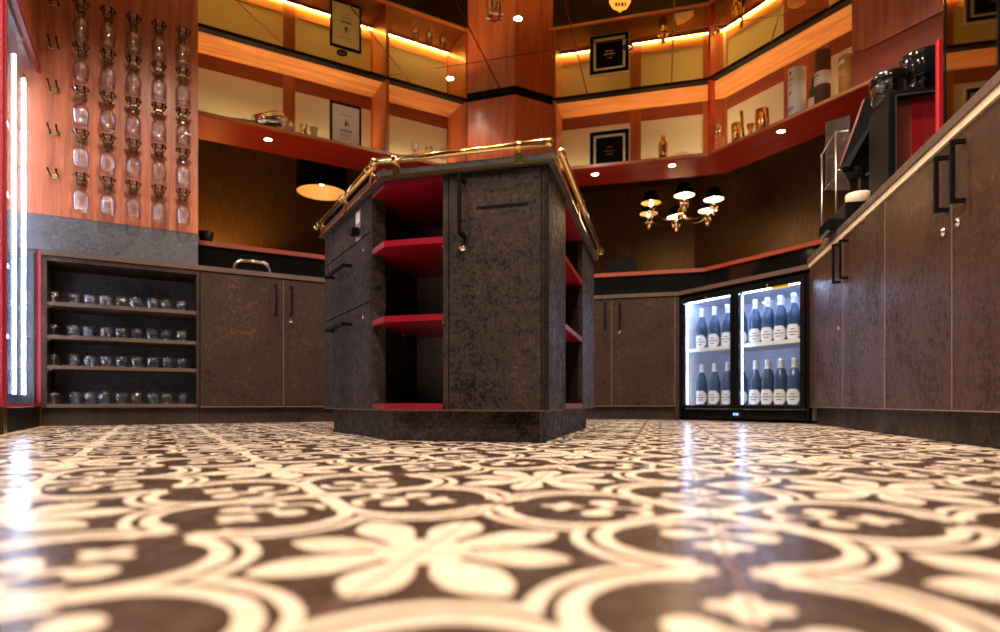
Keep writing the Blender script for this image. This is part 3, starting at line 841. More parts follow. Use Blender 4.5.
# ------------------------------------------------------------------ island
Ic = Vector((0.151, 1.85))                       # front right corner
tf = Vector((-.9659, .2588)); tr = Vector((.2588, .9659)); tl = Vector((-.5, .8660))
wF = .556; Ib = Ic + tf * wF; Ia = Ib + tl * .79; Id = Ic + tr * 1.29
Ie = Ia + tr * .735
BZ0, BZ1 = .101, .862
isl = thing('bar_island', 'dark many-sided bar island with red shelves and brass rail in the centre', 'bar island', (*Ic, 0), 0)
def LI(p): return (p[0] - Ic.x, p[1] - Ic.y)
def face_frame(P0, P1):
    """frame on the face from P0 to P1 seen from outside with P0 left: returns loc, angle, length (x right, +y inward)"""
    d = P1 - P0; return P0, math.atan2(d.y, d.x), d.length
def on_face(P0, P1): 
    P, a, L = face_frame(P0, P1)
    return dict(parent=isl, loc=(*LI(P), 0), rz=a), L
def fx(P0, P1, px):
    """distance from P0 along the face at image column px"""
    d = (P1 - P0).normalized(); r = (px - 500) / FPX
    return (r * P0.y - P0.x) / (d.x - r * d.y)
def fz(P0, P1, px, py):
    d = (P1 - P0).normalized(); return CAMZ + (HOR - py) / FPX * (P0.y + d.y * fx(P0, P1, px))
# plinth
def inset(poly, k):
    c = sum(poly, Vector((0, 0))) / len(poly); return [c + (p - c) * k for p in poly]
def offset_poly(P, k):
    n = len(P); out = []
    for i in range(n):
        a, b, c = P[i - 1], P[i], P[(i + 1) % n]
        d1 = (b - a).normalized(); d2 = (c - b).normalized()
        n1 = Vector((-d1.y, d1.x)); n2 = Vector((-d2.y, d2.x))
        m_ = (n1 + n2); m_ /= (1 + n1.dot(n2)); out.append(b + m_ * k)
    return out
IP = [Ib, Ic, Id, Ie, Ia]        # counter-clockwise seen from above
MB().prism([LI(p) for p in offset_poly(IP, .036)], 0, BZ0 - .001).obj('plinth', M['lam_i'], isl)
MB().prism([LI(p) for p in offset_poly(IP, -.0012)], BZ0 - .001, BZ0 + .0035).obj('bottom_edge', M['edge'], isl)
TP = offset_poly(IP, -.018)
MB().prism([LI(p) for p in TP], BZ1 + .003, BZ1 + .030).obj('worktop', M['grey'], isl)
for P0, P1, in ((Ia, Ib), (Ib, Ic), (Ic, Id)):
    k, L = on_face(P0, P1)
    MB().box(-.018, L + .018, -.0215, -.018, BZ1 + .000, BZ1 + .010).obj('brass_edging', M['brass'], isl, loc=k['loc'], rz=k['rz'])
# front face: x along Ib->Ic
kF, LF = on_face(Ib, Ic)
xs = fx(Ib, Ic, 443); xd0 = fx(Ib, Ic, 448.5); xd1 = fx(Ib, Ic, 541.5)
ob = lambda name, mat, mb, k, par=isl: mb.obj(name, mat, par, k['loc'], k['rz'])
DD = .40
ob('upright', M['lam_i'], MB().box(xs, xd0 - .001, 0, .45, BZ0, BZ1), kF)
ob('upright', M['lam_i'], MB().box(xd1 + .001, LF, 0, .022, BZ0, BZ1), kF)
door = ob('door', M['lam_i'], MB().box(xd0 + .002, xd1 - .002, -.001, .020, BZ0 + .002, BZ1 - .003, .0015), kF)
hx = fx(Ib, Ic, 465); z0, z1 = fz(Ib, Ic, 465, 239), fz(Ib, Ic, 465, 181)
hb = MB(); r_ = .0055
handle_mb(hb, hx, 0, z0, z1, .052, r_); hb.obj('handle', M['black'], door)
sx0, sx1 = fx(Ib, Ic, 477), fx(Ib, Ic, 528); zsl = fz(Ib, Ic, 500, 206)
MB().box(sx0, sx1, -.003, .002, zsl - .004, zsl + .004).obj('slot', M['black'], door)
cyl_y(cyl_y(MB(), fx(Ib, Ic, 463), -.006, 0, fz(Ib, Ic, 463, 248), .011), fx(Ib, Ic, 463), -.009, -.006, fz(Ib, Ic, 463, 248), .005).obj('lock', M['chrome'], door)
ob('inner_panel', M['dark'], MB().box(xd0, LF - .02, .05, .06, BZ0, BZ1), kF)
# corner open shelves: floor polygon in world coords
P_s = Ib + tl * .125                       # left end of opening on left face
P_r = Ib + (Ic - Ib).normalized() * xs
B_l = P_s + tr * DD                        # interior back left
# interior back right: from P_r inward same depth
B_r = P_r + tr * (DD + .09)
shp = [P_s, Ib, P_r, B_r, B_l]
MB().prism([LI(p) for p in (P_s, P_s + tl * .02, B_l + tl * .02, B_l)], BZ0, BZ1).obj('partition', M['lam_d'], isl)
kk = dict(loc=(*LI(B_l), 0), rz=math.atan2(*(B_r - B_l).yx))
MB().box(0, (B_r - B_l).length, 0, .012, BZ0, BZ1).obj('back_panel', M['galv'], isl, kk['loc'], kk['rz'])
for zt_ in (BZ1, .665, .415, .125):
    th = .020
    P = [LI(p) for p in offset_poly(shp, .001)]
    sh = MB().prism(P, zt_ - th, zt_).obj('red_shelf', M['red'], isl)
    if zt_ < BZ1 - .1 and zt_ > .2:
        pins = MB()
        for s_ in (.075, .26):
            q = P_s + tr * s_ - tl * .008; pins.tube([(*LI(q), zt_ - th - .006), (*LI(q), zt_ - th)], .008, 10)
        q = P_r + tr * .03 + tf * .010; pins.tube([(*LI(q), zt_ - th - .006), (*LI(q), zt_ - th)], .006, 10)
        pins.obj('shelf_pins', M['brass'], sh)
hol = MB()
for s_ in (.075, .26):
    for k in range(20):
        z = .18 + k * .032
        if abs(z - .40) < .02 or abs(z - .65) < .02: continue
        q = P_s + tr * s_; q2 = q - tl * .0012
        hol.tube([(*LI(q), z), (*LI(q2), z)], .0036, 8)
hol.obj('peg_holes', M['steel'], isl)
# left face: x along Ia->Ib
kL, LL = on_face(Ia, Ib)
xo = LL - .125
ob('upright', M['lam_i'], MB().box(xo - .022, xo, .0, .05, BZ0, BZ1), kL)
zsplit0, zsplit1 = fz(Ia, Ib, 330, 319), fz(Ia, Ib, 368, 304)
zsp = (zsplit0 + zsplit1) / 2
zs2 = (fz(Ia, Ib, 326, 267) + fz(Ia, Ib, 370, 232)) / 2
cuts = [BZ0, zsp, zs2, BZ1]
for i in range(3):
    dr = ob('drawer', M['lam_i'], MB().box(.004, xo - .024, -.001, .020, cuts[i] + .002, cuts[i + 1] - .002, .0012), kL)
    if i < 2:
        x0, x1 = fx(Ia, Ib, 334), fx(Ia, Ib, 352); zc = cuts[i + 1] - (.075 if i == 1 else .055)
        MB().box(x0, x1, -.040, -.028, zc - .006, zc + .006).box(x0, x0 + .010, -.03, 0, zc - .006, zc + .006).box(x1 - .010, x1, -.03, 0, zc - .006, zc + .006).obj('handle', M['black'], dr)
    if i == 0:
        cyl_y(MB(), fx(Ia, Ib, 364), -.006, 0, zc + .01, .009).obj('lock', M['chrome'], dr)
    if i == 1:
        cyl_y(MB(), fx(Ia, Ib, 364), -.006, 0, zs2 - .045, .008).obj('lock', M['chrome'], dr)
# switch panel on the top drawer face
xp = fx(Ia, Ib, 359); zp = fz(Ia, Ib, 359, 226)
sw = ob('socket_plate', M['steel'], MB().box(xp - .03, xp + .03, -.004, 0, zp - .055, zp + .055, .001), kL)
MB().box(xp - .022, xp + .022, -.006, -.004, zp + .008, zp + .045).obj('label_card', M['white'], sw)
MB().box(xp - .03, xp + .012, -.03, -.004, zp - .035, zp - .008, .003).obj('rocker_switch', M['black'], sw)
# body core behind the drawers and far faces
core = [Ia + tr * .02 - tl * .02, P_s + tl * .021 + tr * .03, B_l + tl * .021, B_l + tr * .02, Ie + Vector((.1, -.12))]
kE, LE = on_face(Ie, Ia); ob('end_panel', M['lam_i'], MB().box(0, LE, 0, .02, BZ0, BZ1), kE)
kB, LB = on_face(Id, Ie); ob('rear_panel', M['lam_i'], MB().box(0, LB, 0, .02, BZ0, BZ1), kB)
# right face: x along Ic->Id
kR, LR = on_face(Ic, Id)
xr0, xr1 = fx(Ic, Id, 565.5), fx(Ic, Id, 582.5)
ob('side_panel', M['lam_i'], MB().box(0.0, xr0, 0, .02, BZ0, BZ1), kR)
ob('side_panel', M['lam_i'], MB().box(xr1, LR, 0, .02, BZ0, BZ1), kR)
ob('partition', M['dark'], MB().box(xr0 - .02, xr0, .02, .45, BZ0, BZ1), kR)
ob('partition', M['dark'], MB().box(xr1, xr1 + .02, .02, .45, BZ0, BZ1), kR)
ob('back_panel', M['dark'], MB().box(xr0, xr1, .40, .42, BZ0, BZ1), kR)
for zt_ in (BZ1, .665, .415, .125):
    sh = ob('red_shelf', M['red'], MB().box(xr0 + .001, xr1 - .001, .001, .40, zt_ - .02, zt_ - .001), kR)
    if .2 < zt_ < .8: ob('shelf_pins', M['brass'], MB().tube([(xr0 + .14, .05, zt_ - .027), (xr0 + .14, .05, zt_ - .02)], .008, 10), kR, isl)
# rail
def rail(P0, P1, x0, x1, zc, label, posts, out=.03, parent_k=None, endb=True, dark=False):
    k, L = on_face(P0, P1)
    m = MB().tube([(x0, -out, zc), (x1, -out, zc)], .011, 14)
    for e in (x0, x1): m.ball((e, -out, zc), .0135, 12)
    t = ob('rail', M['brassd'] if dark else M['brass'], m, k)
    for p in posts:
        q = MB().tube([(p, -out, zc), (p, -out + .03, zc - .024)], .006, 10).lathe([(.0135, -.008), (.0155, 0), (.0135, .008)], 14, mat=Matrix.Translation((p, -out, zc)) @ Matrix.Rotation(PI / 2, 4, 'Y'))
        q.box(p - .012, p + .012, -.024, -.0215, zc - .050, zc - .020)
        q.obj('rail_bracket', M['brass'], t)
    return t
rail(Ib, Ic, -.02, LF + .005, .917, '', (.055, LF - .09))
rail(Ia, Ib, -.03, LL - .03, .915, '', (.03, LL * .5, LL - .07))
rail(Ic, Id, .05, LR + .06, .915, '', (.06, LR * .42, LR))
for P0, P1, x0, x1 in ((Ia, Ib, -.02, LL - .03), (Ic, Id, .06, LR + .04)):
    k, L = on_face(P0, P1)
    ob('guard_bar', M['brassd'], MB().box(x0, x1, .012, .016, BZ1 + .031, BZ1 + .056), k)

# ------------------------------------------------------------------ lights and lamps
def puck(label, loc, power, ang=100, col=WARM, name='recessed_downlight', bez=M['chrome'], em=None, grp='recessed downlights'):
    t = thing(name, label, 'light', loc, 0, grp)
    MB().lathe([(.026, 0), (.036, 0), (.037, -.004), (.027, -.006), (.026, 0)], 20).obj('bezel', bez, t)
    MB().lathe([(.0005, -.003), (.026, -.003)], 20).obj('lens', em or M['lamp'], t)
    if power: 
        l = spot('lamp', (loc[0], loc[1], loc[2] - .012), power, col, ang, .7, .03)
    return t
for i, (F, px, py, d) in enumerate(((U30, 268, 139, .16), (U165, 595, 174, .13), (U165, 672, 165, .12), (U120, 781, 131, .10))):
    lb = ['glowing downlight under the left red shelf beside the lamp', 'glowing downlight under the rear red shelf nearest the column',
          'glowing downlight under the red shelf above the chandelier', 'glowing downlight under the right red shelf below the copper cups'][i]
    Y = (SH - .028 - CAMZ) * FPX / (HOR - py); X = (px - 500) / FPX * Y
    puck(lb, (X, Y, SH - .028), 20, 130, WARM)
for px, py, lb in ((450, 78, 'small bright downlight in the mirrored ceiling left of the column'), (518, 18, 'small bright downlight in the mirrored ceiling in front of the column')):
    Y = (HC - CAMZ) * FPX / (HOR - py); X = (px - 500) / FPX * Y
    puck(lb, (X, Y, HC), 14, 130)
for px, py, lb in ((342, 53, 'unlit black-ringed spotlight in the ceiling by the mirrored picture'), (628, 47, 'unlit black-ringed spotlight in the ceiling by the silver frame reflection')):
    Y = (HC - CAMZ) * FPX / (HOR - py); X = (px - 500) / FPX * Y
    puck(lb, (X, Y, HC), 0, bez=M['black'], em=M['blackgl'])
for i, (x, y, pw, cc) in enumerate(DOWN):
    t = thing('ceiling_lamp', 'recessed mirrored-ceiling lamp ' + ['toward the tumbler shelves', 'toward the bottle fridge', 'in front of the island', 'behind the viewer on the left', 'behind the viewer on the right', 'farthest behind the viewer', 'between island and column', 'added to brighten the right wood panel'][i], 'light', (x, y, HC), 0, 'overhead lamps above the frame')
    MB().lathe([(.045, 0), (.06, 0), (.061, -.005), (.046, -.008), (.045, 0)], 20).obj('bezel', M['chrome'], t)
    MB().lathe([(.0005, -.003), (.045, -.003)], 20).obj('lens', M['lamp'], t)
    spot('lamp', (x, y, HC - .03), pw, cc, 158, .75, .05)

# pendant drum lamp (guest side)
Yp = 5.05; Xp = (322 - 500) / FPX * Yp; rp = .205; zt0 = CAMZ + (403 - 193) / FPX * Yp; zt1 = CAMZ + (403 - 163) / FPX * Yp
pl = thing('pendant_lamp', 'black drum pendant lamp with glowing gold lining hanging left of the island', 'lamp', (Xp, Yp, zt0), 0)
H_ = .235
MB().lathe([(rp, 0), (rp, H_), (rp - .003, H_), (rp - .003, 0), (rp, 0)], 40).obj('lamp_shade', M['black'], pl)
MB().lathe([(rp - .004, .002), (rp - .004, H_ - .002)], 40).obj('shade_lining', M['shade_in'], pl)
MB().lathe([(rp - .004, H_ - .01), (.02, H_ - .01)], 40).obj('shade_top', M['shade_in'], pl)
MB().ball((0, 0, .10), .035, 16).obj('bulb', M['bulb'], pl)
MB().tube([(0, 0, .13), (0, 0, 2.66 - zt0)], .004, 8).obj('cord', M['black'], pl)
point('lamp', (Xp, Yp, zt0 + .10), 5, (1, .66, .32), .036)

# chandelier
Yc = 5.75; Xc = (680 - 500) / FPX * Yc
zc0 = CAMZ + (403 - 206) / FPX * Yc
ch = thing('chandelier', 'small chandelier with black shades and glass drops above the rear guest ledge', 'chandelier', (Xc, Yc, zc0), 0)
MB().tube([(0, 0, -.12), (0, 0, 2.66 - zc0)], .008, 8).ball((0, 0, -.10), .035).ball((0, 0, -.02), .028, 12, (1, 1, 1.6)).ball((0, 0, .10), .02, 12).obj('stem', M['brassd'], ch)
for i in range(6):
    a = math.radians(20 + 60 * i); R = .325; ca, sa = math.cos(a), math.sin(a)
    pts = [(R * q * ca, R * q * sa, -.10 - .07 * math.sin(PI * q) + .03 * q) for q in (0.05, .25, .5, .75, .95, 1.0)]
    am = MB().tube(pts, .006, 8).lathe([(.0005, -.012), (.03, 0), (.034, .006), (.012, .01), (.010, .03), (.0005, .03)], 14, (R * ca, R * sa, -.07)).obj('arm', M['bronze'], ch)
    so = MB().lathe([(.092, 0), (.052, .10), (.050, .10), (.090, 0), (.092, 0)], 20, (R * ca, R * sa, -.01)).obj('lamp_shade', M['black'], am)
    MB().lathe([(.0895, .001), (.0495, .098), (.0005, .098)], 20, (R * ca, R * sa, -.01)).obj('shade_lining', M['litlin'] if i in (0, 1, 4, 5) else M['shade_in'], am)
    MB().lathe([(.0005, .0), (.014, .01), (.016, .03), (.008, .06), (.0005, .065)], 12, (R * ca, R * sa, -.04)).obj('bulb', M['bulb'], am)
    dr = MB()
    for k in range(4):
        b_ = a + k * PI / 2; dr.ball((R * ca + .03 * math.cos(b_), R * sa + .03 * math.sin(b_), -.095), .010, 8, (1, 1, 1.8))
    dr.ball((R * ca, R * sa, -.135), .014, 8, (1, 1, 2)).tube([(R * ca, R * sa, -.12), (R * ca, R * sa, -.08)], .003, 6)
    dr.obj('glass_drops', M['bead'], am)
point('lamp', (Xc, Yc, zc0 - .06), 6, (1, .62, .3), .1)

# small ledge lamp casting a glow on the wallpaper
s_ = L30.s_at(206, .68); ll = L30.loc(s_, .68, 1.225)
tl_ = thing('table_lamp', 'small black candle lamp on the left end of the guest ledge', 'lamp', ll, 0)
MB().lathe([(.0005, 0), (.035, 0), (.035, .006), (.008, .012), (.007, .03), (.0005, .03)], 16).obj('base', M['black'], tl_)
MB().lathe([(.040, .028), (.052, .105), (.050, .105), (.038, .028), (.040, .028)], 20).obj('lamp_shade', M['black'], tl_)
MB().ball((0, 0, .055), .012, 10).obj('bulb', M['bulb'], tl_)
gl = G30.loc(G30.s_at(200, -.25), -.3, 1.5)
point('lamp', (ll[0], ll[1], ll[2] + .10), 4, (1, .55, .15), .02)
# hidden uplighters added to brighten the guest room wallpaper
for F, px, pw in ((G30, 212, 90), (G165, 640, 2), (G120, 770, 2)):
    q = F.loc(F.s_at(px, -.12), -.12, 1.12)
    t = thing('added_uplighter', 'added uplighter, hidden behind the guest ledge, brightening the %s wallpaper' % {212: 'left', 640: 'rear', 770: 'right'}[px], 'light', q, F.a)
    MB().lathe([(.03, -.06), (.05, 0), (.047, 0), (.0005, -.055)], 18).box(-.02, .02, .03, .12, -.05, -.02).obj('cup', M['black'], t)
    MB().ball((0, 0, -.01), .018, 10).obj('bulb', M['bulb'], t)
    l = spot('lamp', (q[0], q[1], q[2] + .03), pw, (1, .55, .16), 120, .8, .02); l.rotation_euler = (PI, 0, 0)

# dark screen on the rear guest ledge, ceiling panel
q = L165.loc(L165.s_at(621, .75), .75, 1.225)
t = thing('monitor', 'black screen back standing on the rear guest ledge beside the island', 'monitor', q, L165.a)
MB().box(-.13, .13, -.012, .012, .02, .17, .004).obj('screen', M['black'], t)
MB().box(-.06, .06, -.05, .05, 0, .008).box(-.01, .01, .0, .02, .008, .04).obj('stand', M['black'], t)
Yq = (2.66 - CAMZ) * FPX / (HOR - 178); 
t = thing('ceiling_panel', 'pale lit ceiling panel of the guest room above the chandelier', 'light', ((665 - 500) / FPX * 6.5, 6.5, 2.655), math.radians(45))
MB().box(-.12, .12, -.12, .12, -.008, 0).obj('frame', M['brassd'], t)
MB().box(-.11, .11, -.11, .11, -.010, -.008).obj('diffuser', emis('dim_amber_panel', (1, .5, .2), .5), t)

# copper fitting and amber shield below the ceiling
Y = (HC - CAMZ) * FPX / (HOR - 4); X = (494.5 - 500) / FPX * Y
t = thing('copper_fitting', 'ribbed copper cylinder fitting on the ceiling in front of the column', 'ceiling fitting', (X, Y, HC), 0)
MB().lathe([(.0005, -.085), (.045, -.085), (.050, -.075), (.050, 0)], 28).obj('cup', M['copper'], t)
rb = MB()
for k in range(12):
    a = k * PI / 6; rb.tube([(.051 * math.cos(a), .051 * math.sin(a), -.09), (.051 * math.cos(a), .051 * math.sin(a), -.0)], .004, 6)
rb.obj('ribs', M['brass'], t)
Y = 3.62; X = (620 - 500) / FPX * Y; zb_ = CAMZ + (403 - 12) / FPX * Y
t = thing('shield_sign', 'orange shield plaque with small black marks hanging from the ceiling', 'sign', (X, Y, HC), 0)
hh = HC - zb_
MB().prism_y([(-.06, .0), (-.065, -hh + .06), (-.04, -hh + .02), (-.015, -hh + .012), (0, -hh), (.015, -hh + .012), (.04, -hh + .02), (.065, -hh + .06), (.06, 0)], -.006, .006).obj('plaque', M['amber'], t)
mk = MB()
for x, w_ in ((-.03, .012), (-.012, .01), (.006, .014), (.026, .008)): mk.box(x, x + w_, -.008, -.006, -hh + .030, -hh + .052)
mk.obj('marks', M['ink'], t)

# ------------------------------------------------------------------ things on the shelf
def on_shelf(F, px, d): s_ = F.s_at(px, d); return F.loc(s_, d, SH)
def picture(F, px0, px1, d, h, label, style, tilt=0.0):
    s0_, s1_ = F.s_at(px0, d), F.s_at(px1, d); w_ = s1_ - s0_
    t = thing('picture_frame', label, 'picture frame', F.loc((s0_ + s1_) / 2, d, SH), F.a)
    hwid = w_ / 2; fw_ = {'poster': .014, 'cert': .03}[style]
    fm_ = M['black'] if style == 'poster' else M['black']
    m = MB().box(-hwid, -hwid + fw_, -.01, .01, 0, h, .001).box(hwid - fw_, hwid, -.01, .01, 0, h, .001).box(-hwid + fw_, hwid - fw_, -.01, .01, 0, fw_).box(-hwid + fw_, hwid - fw_, -.01, .01, h - fw_, h)
    m.obj('frame', fm_, t)
    MB().box(-hwid + fw_, hwid - fw_, .004, .009, fw_, h - fw_).obj('backing', M['black'], t)
    if style == 'poster':
        pg = MB().box(-hwid + fw_, hwid - fw_, .0, .004, fw_, h - fw_).obj('print_sheet', M['paper'], t)
        ik = MB()
        zc = h * .52
        ik.prism_y([(-.010, zc), (.018, zc + .005), (-.002, zc + .05)], -.002, 0)
        ik.tube([(.012, -.001, zc + .045), (.03, -.001, zc + .005)], .002, 6)
        for k, x in enumerate((-.040, -.026, -.012, .004, .018, .032)):
            ik.tube([(x, -.001, zc - .045), (x + .004, -.001, zc - .022), (x + .010, -.001, zc - .042), (x + .013, -.001, zc - .028)], .0022, 6)
        for z, ww in ((zc + .085, .05), (zc - .062, .045), (zc - .074, .035), (zc - .095, .04)):
            ik.box(-ww, ww, -.0015, 0, z - .001, z + .001)
        ik.obj('artwork', M['ink'], pg)
    else:
        m = MB(); a = fw_ + .0; b_ = hwid - a
        q0 = .018
        for (x0, x1, z0, z1) in ((-b_, -b_ + q0, a, h - a), (b_ - q0, b_, a, h - a), (-b_, b_, a, a + q0), (-b_, b_, h - a - q0, h - a)): m.box(x0, x1, -.006, .004, z0, z1)
        m.obj('inner_mount', M['silverframe'], t)
        e = MB()
        for (x0, x1, z0, z1) in ((-hwid - .003, hwid + .003, h, h + .012), (-hwid - .003, hwid + .003, 0, .004), (-hwid - .003, -hwid, 0, h), (hwid, hwid + .003, 0, h)): e.box(x0, x1, -.011, .011, z0, z1)
        e.obj('silver_edge', M['silverframe'], t)
        k = MB()
        for z, ww in ((h * .60, .02), (h * .5, .045), (h * .42, .03)): k.box(-ww, ww, .002, .004, z - .0015, z + .0015)
        k.obj('gold_lettering', M['gold'], t)
    return t
picture(U30, 330, 361, .14, U30.z(345, 104, .14) - SH, 'black-framed white poster with grey drawing standing on the left red shelf', 'poster')
picture(U165, 590, 629, .16, U165.z(610, 131, .16) - SH, 'wide black and silver framed certificate standing on the rear shelf', 'cert')

def lathe_thing(name, label, cat, loc, prof, mat, group=None, part='body', rz=0, n=24, extra=()):
    t = thing(name, label, cat, loc, rz, group)
    MB().lathe(prof, n).obj(part, mat, t)
    for nm, pr, mt in extra: MB().lathe(pr, n).obj(nm, mt, t)
    return t
# silver barware lying on the left shelf
t = thing('cocktail_shaker', 'silver cocktail shaker lying on the left red shelf', 'cocktail shaker', on_shelf(U30, 271, .07), U30.a + .4)
rot = Matrix.Translation((0, 0, .078)) @ Matrix.Rotation(math.radians(66), 4, 'Y') @ Matrix.Scale(1.3, 4)
MB().lathe([(.0005, -.10), (.030, -.10), (.046, .02), (.048, .035), (.046, .037)], 28, mat=rot).obj('tin', M['chrome'], t)
MB().lathe([(.046, .037), (.040, .065), (.024, .085), (.0005, .088)], 28, mat=rot).obj('lid', M['chrome'], t)
t = thing('bar_strainer', 'silver bar strainer with long flat handle lying by the silver shaker', 'strainer', on_shelf(U30, 247, .03), U30.a)
MB().tube([(-.11, 0, .010), (-.03, 0, .016), (.05, 0, .022)], [.005, .007, .007], 8).obj('handle', M['chrome'], t)
MB().lathe([(.0005, 0), (.035, 0), (.038, .004), (.0005, .006)], 20, (.08, .0, .02)).obj('disc', M['chrome'], t)
for i, (px, d, h, r, m_, lb) in enumerate(((284, .06, .110, .024, 'chrome', 'tall narrow silver jigger next to the lying shaker'),
                                           (291, .06, .085, .022, 'chrome', 'short silver jigger next to the tall jigger'),
                                           (304, .05, .078, .028, 'chrome', 'small silver cup left of the poster frame'),
                                           (314, .06, .080, .028, 'steel', 'small dull steel cup beside the poster frame'))):
    lathe_thing('jigger', lb, 'jigger', on_shelf(U30, px, d), [(.0005, .0), (r, 0), (r * .72, h * .5), (r * 1.12, h), (r, h), (r * .6, h * .52), (.0005, h * .5)], M[m_], 'silver barware on the left shelf')
# three clear glasses behind the island rail
for i, (px, lb) in enumerate(((415, 'leftmost of three small clear glasses on the shelf above the island'), (429, 'middle of three small clear glasses on the shelf above the island'), (443, 'rightmost of three small clear glasses on the shelf above the island'))):
    lathe_thing('tasting_glass', lb, 'glass', on_shelf(U30, px, .06), [(.0005, 0), (.024, 0), (.024, .003), (.005, .006), (.004, .05), (.018, .06), (.032, .08), (.033, .105), (.025, .15), (.024, .15), (.031, .105), (.0005, .066)], M['glass'], 'three tasting glasses', 'bowl', 0, 20,
                [('pink_bead', [(.0005, .07), (.014, .072), (.016, .085), (.012, .098), (.0005, .10)], M['bead'])])
# gold shaker and card on the rear shelf
lathe_thing('gold_shaker', 'gold cobbler shaker standing alone on the rear red shelf', 'cocktail shaker', on_shelf(U165, 663, .07),
            [(.0005, 0), (.032, 0), (.036, .09), (.040, .11)], M['gold'], extra=(('shoulder', [(.040, .11), (.040, .118), (.030, .15), (.018, .162)], M['gold']), ('cap', [(.018, .162), (.019, .18), (.016, .196), (.0005, .198)], M['gold'])))
t = thing('menu_card', 'cream folded card lying on the rear shelf right of the gold shaker', 'card', on_shelf(U165, 684, .06), U165.a)
MB().prism_y([(-.07, 0), (-.05, .05), (.0, .042), (.07, .004), (.07, 0)], -.04, .04).obj('card', M['tan'], t)
# right shelf
lathe_thing('glass_decanter', 'clear square-shouldered decanter at the left end of the right shelf', 'decanter', on_shelf(U120, 718, .07),
            [(.0005, 0), (.045, 0), (.048, .01), (.048, .09), (.035, .115), (.016, .125), (.015, .155), (.0005, .155)], M['glass'], extra=(('stopper', [(.013, .156), (.022, .17), (.022, .20), (.012, .215), (.0005, .216)], M['chrome']),))
lathe_thing('copper_cup', 'tall gold cup left of the bronze muddler on the right shelf', 'cup', on_shelf(U120, 736, .06), [(.0005, 0), (.030, 0), (.036, .15), (.034, .15), (.0005, .004)], M['gold'])
t = thing('muddler', 'bronze muddler leaning upright between the two metal cups', 'muddler', on_shelf(U120, 744, .12), 0)
MB().tube([(0, 0, 0.005), (-.006, 0, .09), (-.02, 0, .25)], [.016, .010, .012], 12).obj('rod', M['brassd'], t)
lathe_thing('jigger', 'small copper jigger in front of the muddler', 'jigger', on_shelf(U120, 750.5, .06), [(.0005, 0), (.024, 0), (.013, .045), (.028, .095), (.026, .095), (.0005, .05)], M['copper'])
lathe_thing('copper_cup', 'reddish copper julep cup standing apart on the right shelf', 'cup', on_shelf(U120, 762, .06), [(.0005, 0), (.036, 0), (.040, .01), (.048, .07), (.044, .16), (.042, .16), (.0005, .006)], M['copper'])
def tube_box(label, px, r, h, mat, cap, bands, wid=None):
    d = .09
    t = thing('bottle_tube', label, 'gift tube', on_shelf(U120, px, d), U120.a, None)
    MB().lathe([(.0005, 0), (r, 0), (r, h), (.0005, h)], 28, smooth=True).obj('tube', mat, t)
    MB().lathe([(r + .001, 0), (r + .0015, .016), (r + .001, .016)], 28).obj('foot_ring', cap, t)
    MB().lathe([(r + .001, h - .02), (r + .0015, h), (.0005, h + .002)], 28).obj('lid', cap, t)
    for z0_, z1_, m_ in bands:
        MB().lathe([(r + .0003, z0_), (r + .0008, z0_), (r + .0008, z1_), (r + .0003, z1_)], 28).obj('label_band', m_, t)
    return t
def scribble(t, r, rows, mat):
    m = MB()
    for z, w_, hgt in rows:
        vs = []; fs = []; n = 8
        for i in range(n + 1):
            a = -PI / 2 - .25 + (i / n - .5) * w_ 
            for zz in (z, z + hgt): vs.append(((r + .0016) * math.cos(a), (r + .0016) * math.sin(a), zz))
        for i in range(n): fs.append((2 * i, 2 * i + 2, 2 * i + 3, 2 * i + 1))
        m._add(vs, fs, True)
    m.obj('print', mat, t)
t = tube_box('white whisky gift tube with grey print on the right shelf', 797, .056, .335, M['paper'], M['paper'], [])
scribble(t, .056, [(.292, .35, .022), (.255, 1.0, .006), (.222, .8, .004), (.17, .6, .006), (.155, .25, .012), (.06, .9, .010), (.045, .7, .006)], M['ink'])
t = thing('whisky_bottle', 'dark green whisky bottle between the white and brown tubes', 'bottle', on_shelf(U120, 813.5, .17), U120.a)
MB().lathe([(.0005, 0), (.03, 0), (.03, .18), (.012, .22), (.012, .27), (.0005, .27)], 20).obj('body', M['whisky'], t)
MB().lathe([(.0303, .03), (.0306, .03), (.0306, .13), (.0303, .13)], 20).obj('label', M['label'], t)
t = tube_box('brown whisky gift tube with cream label band on the right shelf', 822.5, .048, .36, M['brownbox'], M['brownbox'], [(.14, .225, M['label'])])
scribble(t, .0485, [(.195, .8, .008), (.175, .6, .005), (.155, .5, .004)], M['ink'])
t = tube_box('mustard yellow gift tube at the right end of the lit shelf', 847, .046, .25, M['mustard'], M['mustard'], [])
scribble(t, .046, [(.15, 1.0, .004), (.13, .8, .004), (.20, .9, .022)], M['label'])

# ------------------------------------------------------------------ on the left worktop: chrome handle
s_ = L30.s_at(251.5, .22); q = L30.loc(s_, .10, .95)
s_a, s_b = L30.s_at(235, .10), L30.s_at(269, .10)
q = L30.loc((s_a + s_b) / 2, .10, .95); hw_ = (s_b - s_a) / 2
t = thing('serving_tray', 'small tray with arched polished metal handle on the left worktop', 'tray', q, L30.a)
MB().box(-hw_ - .01, hw_ + .01, -.03, .12, 0, .012, .003).obj('tray_base', M['blackgl'], t)
pts = [(-hw_, 0, .012), (-hw_ - .004, 0, .04), (-hw_ + .01, 0, .066), (-hw_ + .04, 0, .078), (0, 0, .082), (hw_ - .04, 0, .078), (hw_ - .01, 0, .066), (hw_ + .004, 0, .04), (hw_, 0, .012)]
MB().tube(pts, [.009, .008, .010, .0085, .009, .0085, .010, .008, .009], 12).ball((-hw_ + .03, 0, .078), .013).ball((hw_ - .03, 0, .078), .013).obj('handle', M['chrome'], t)

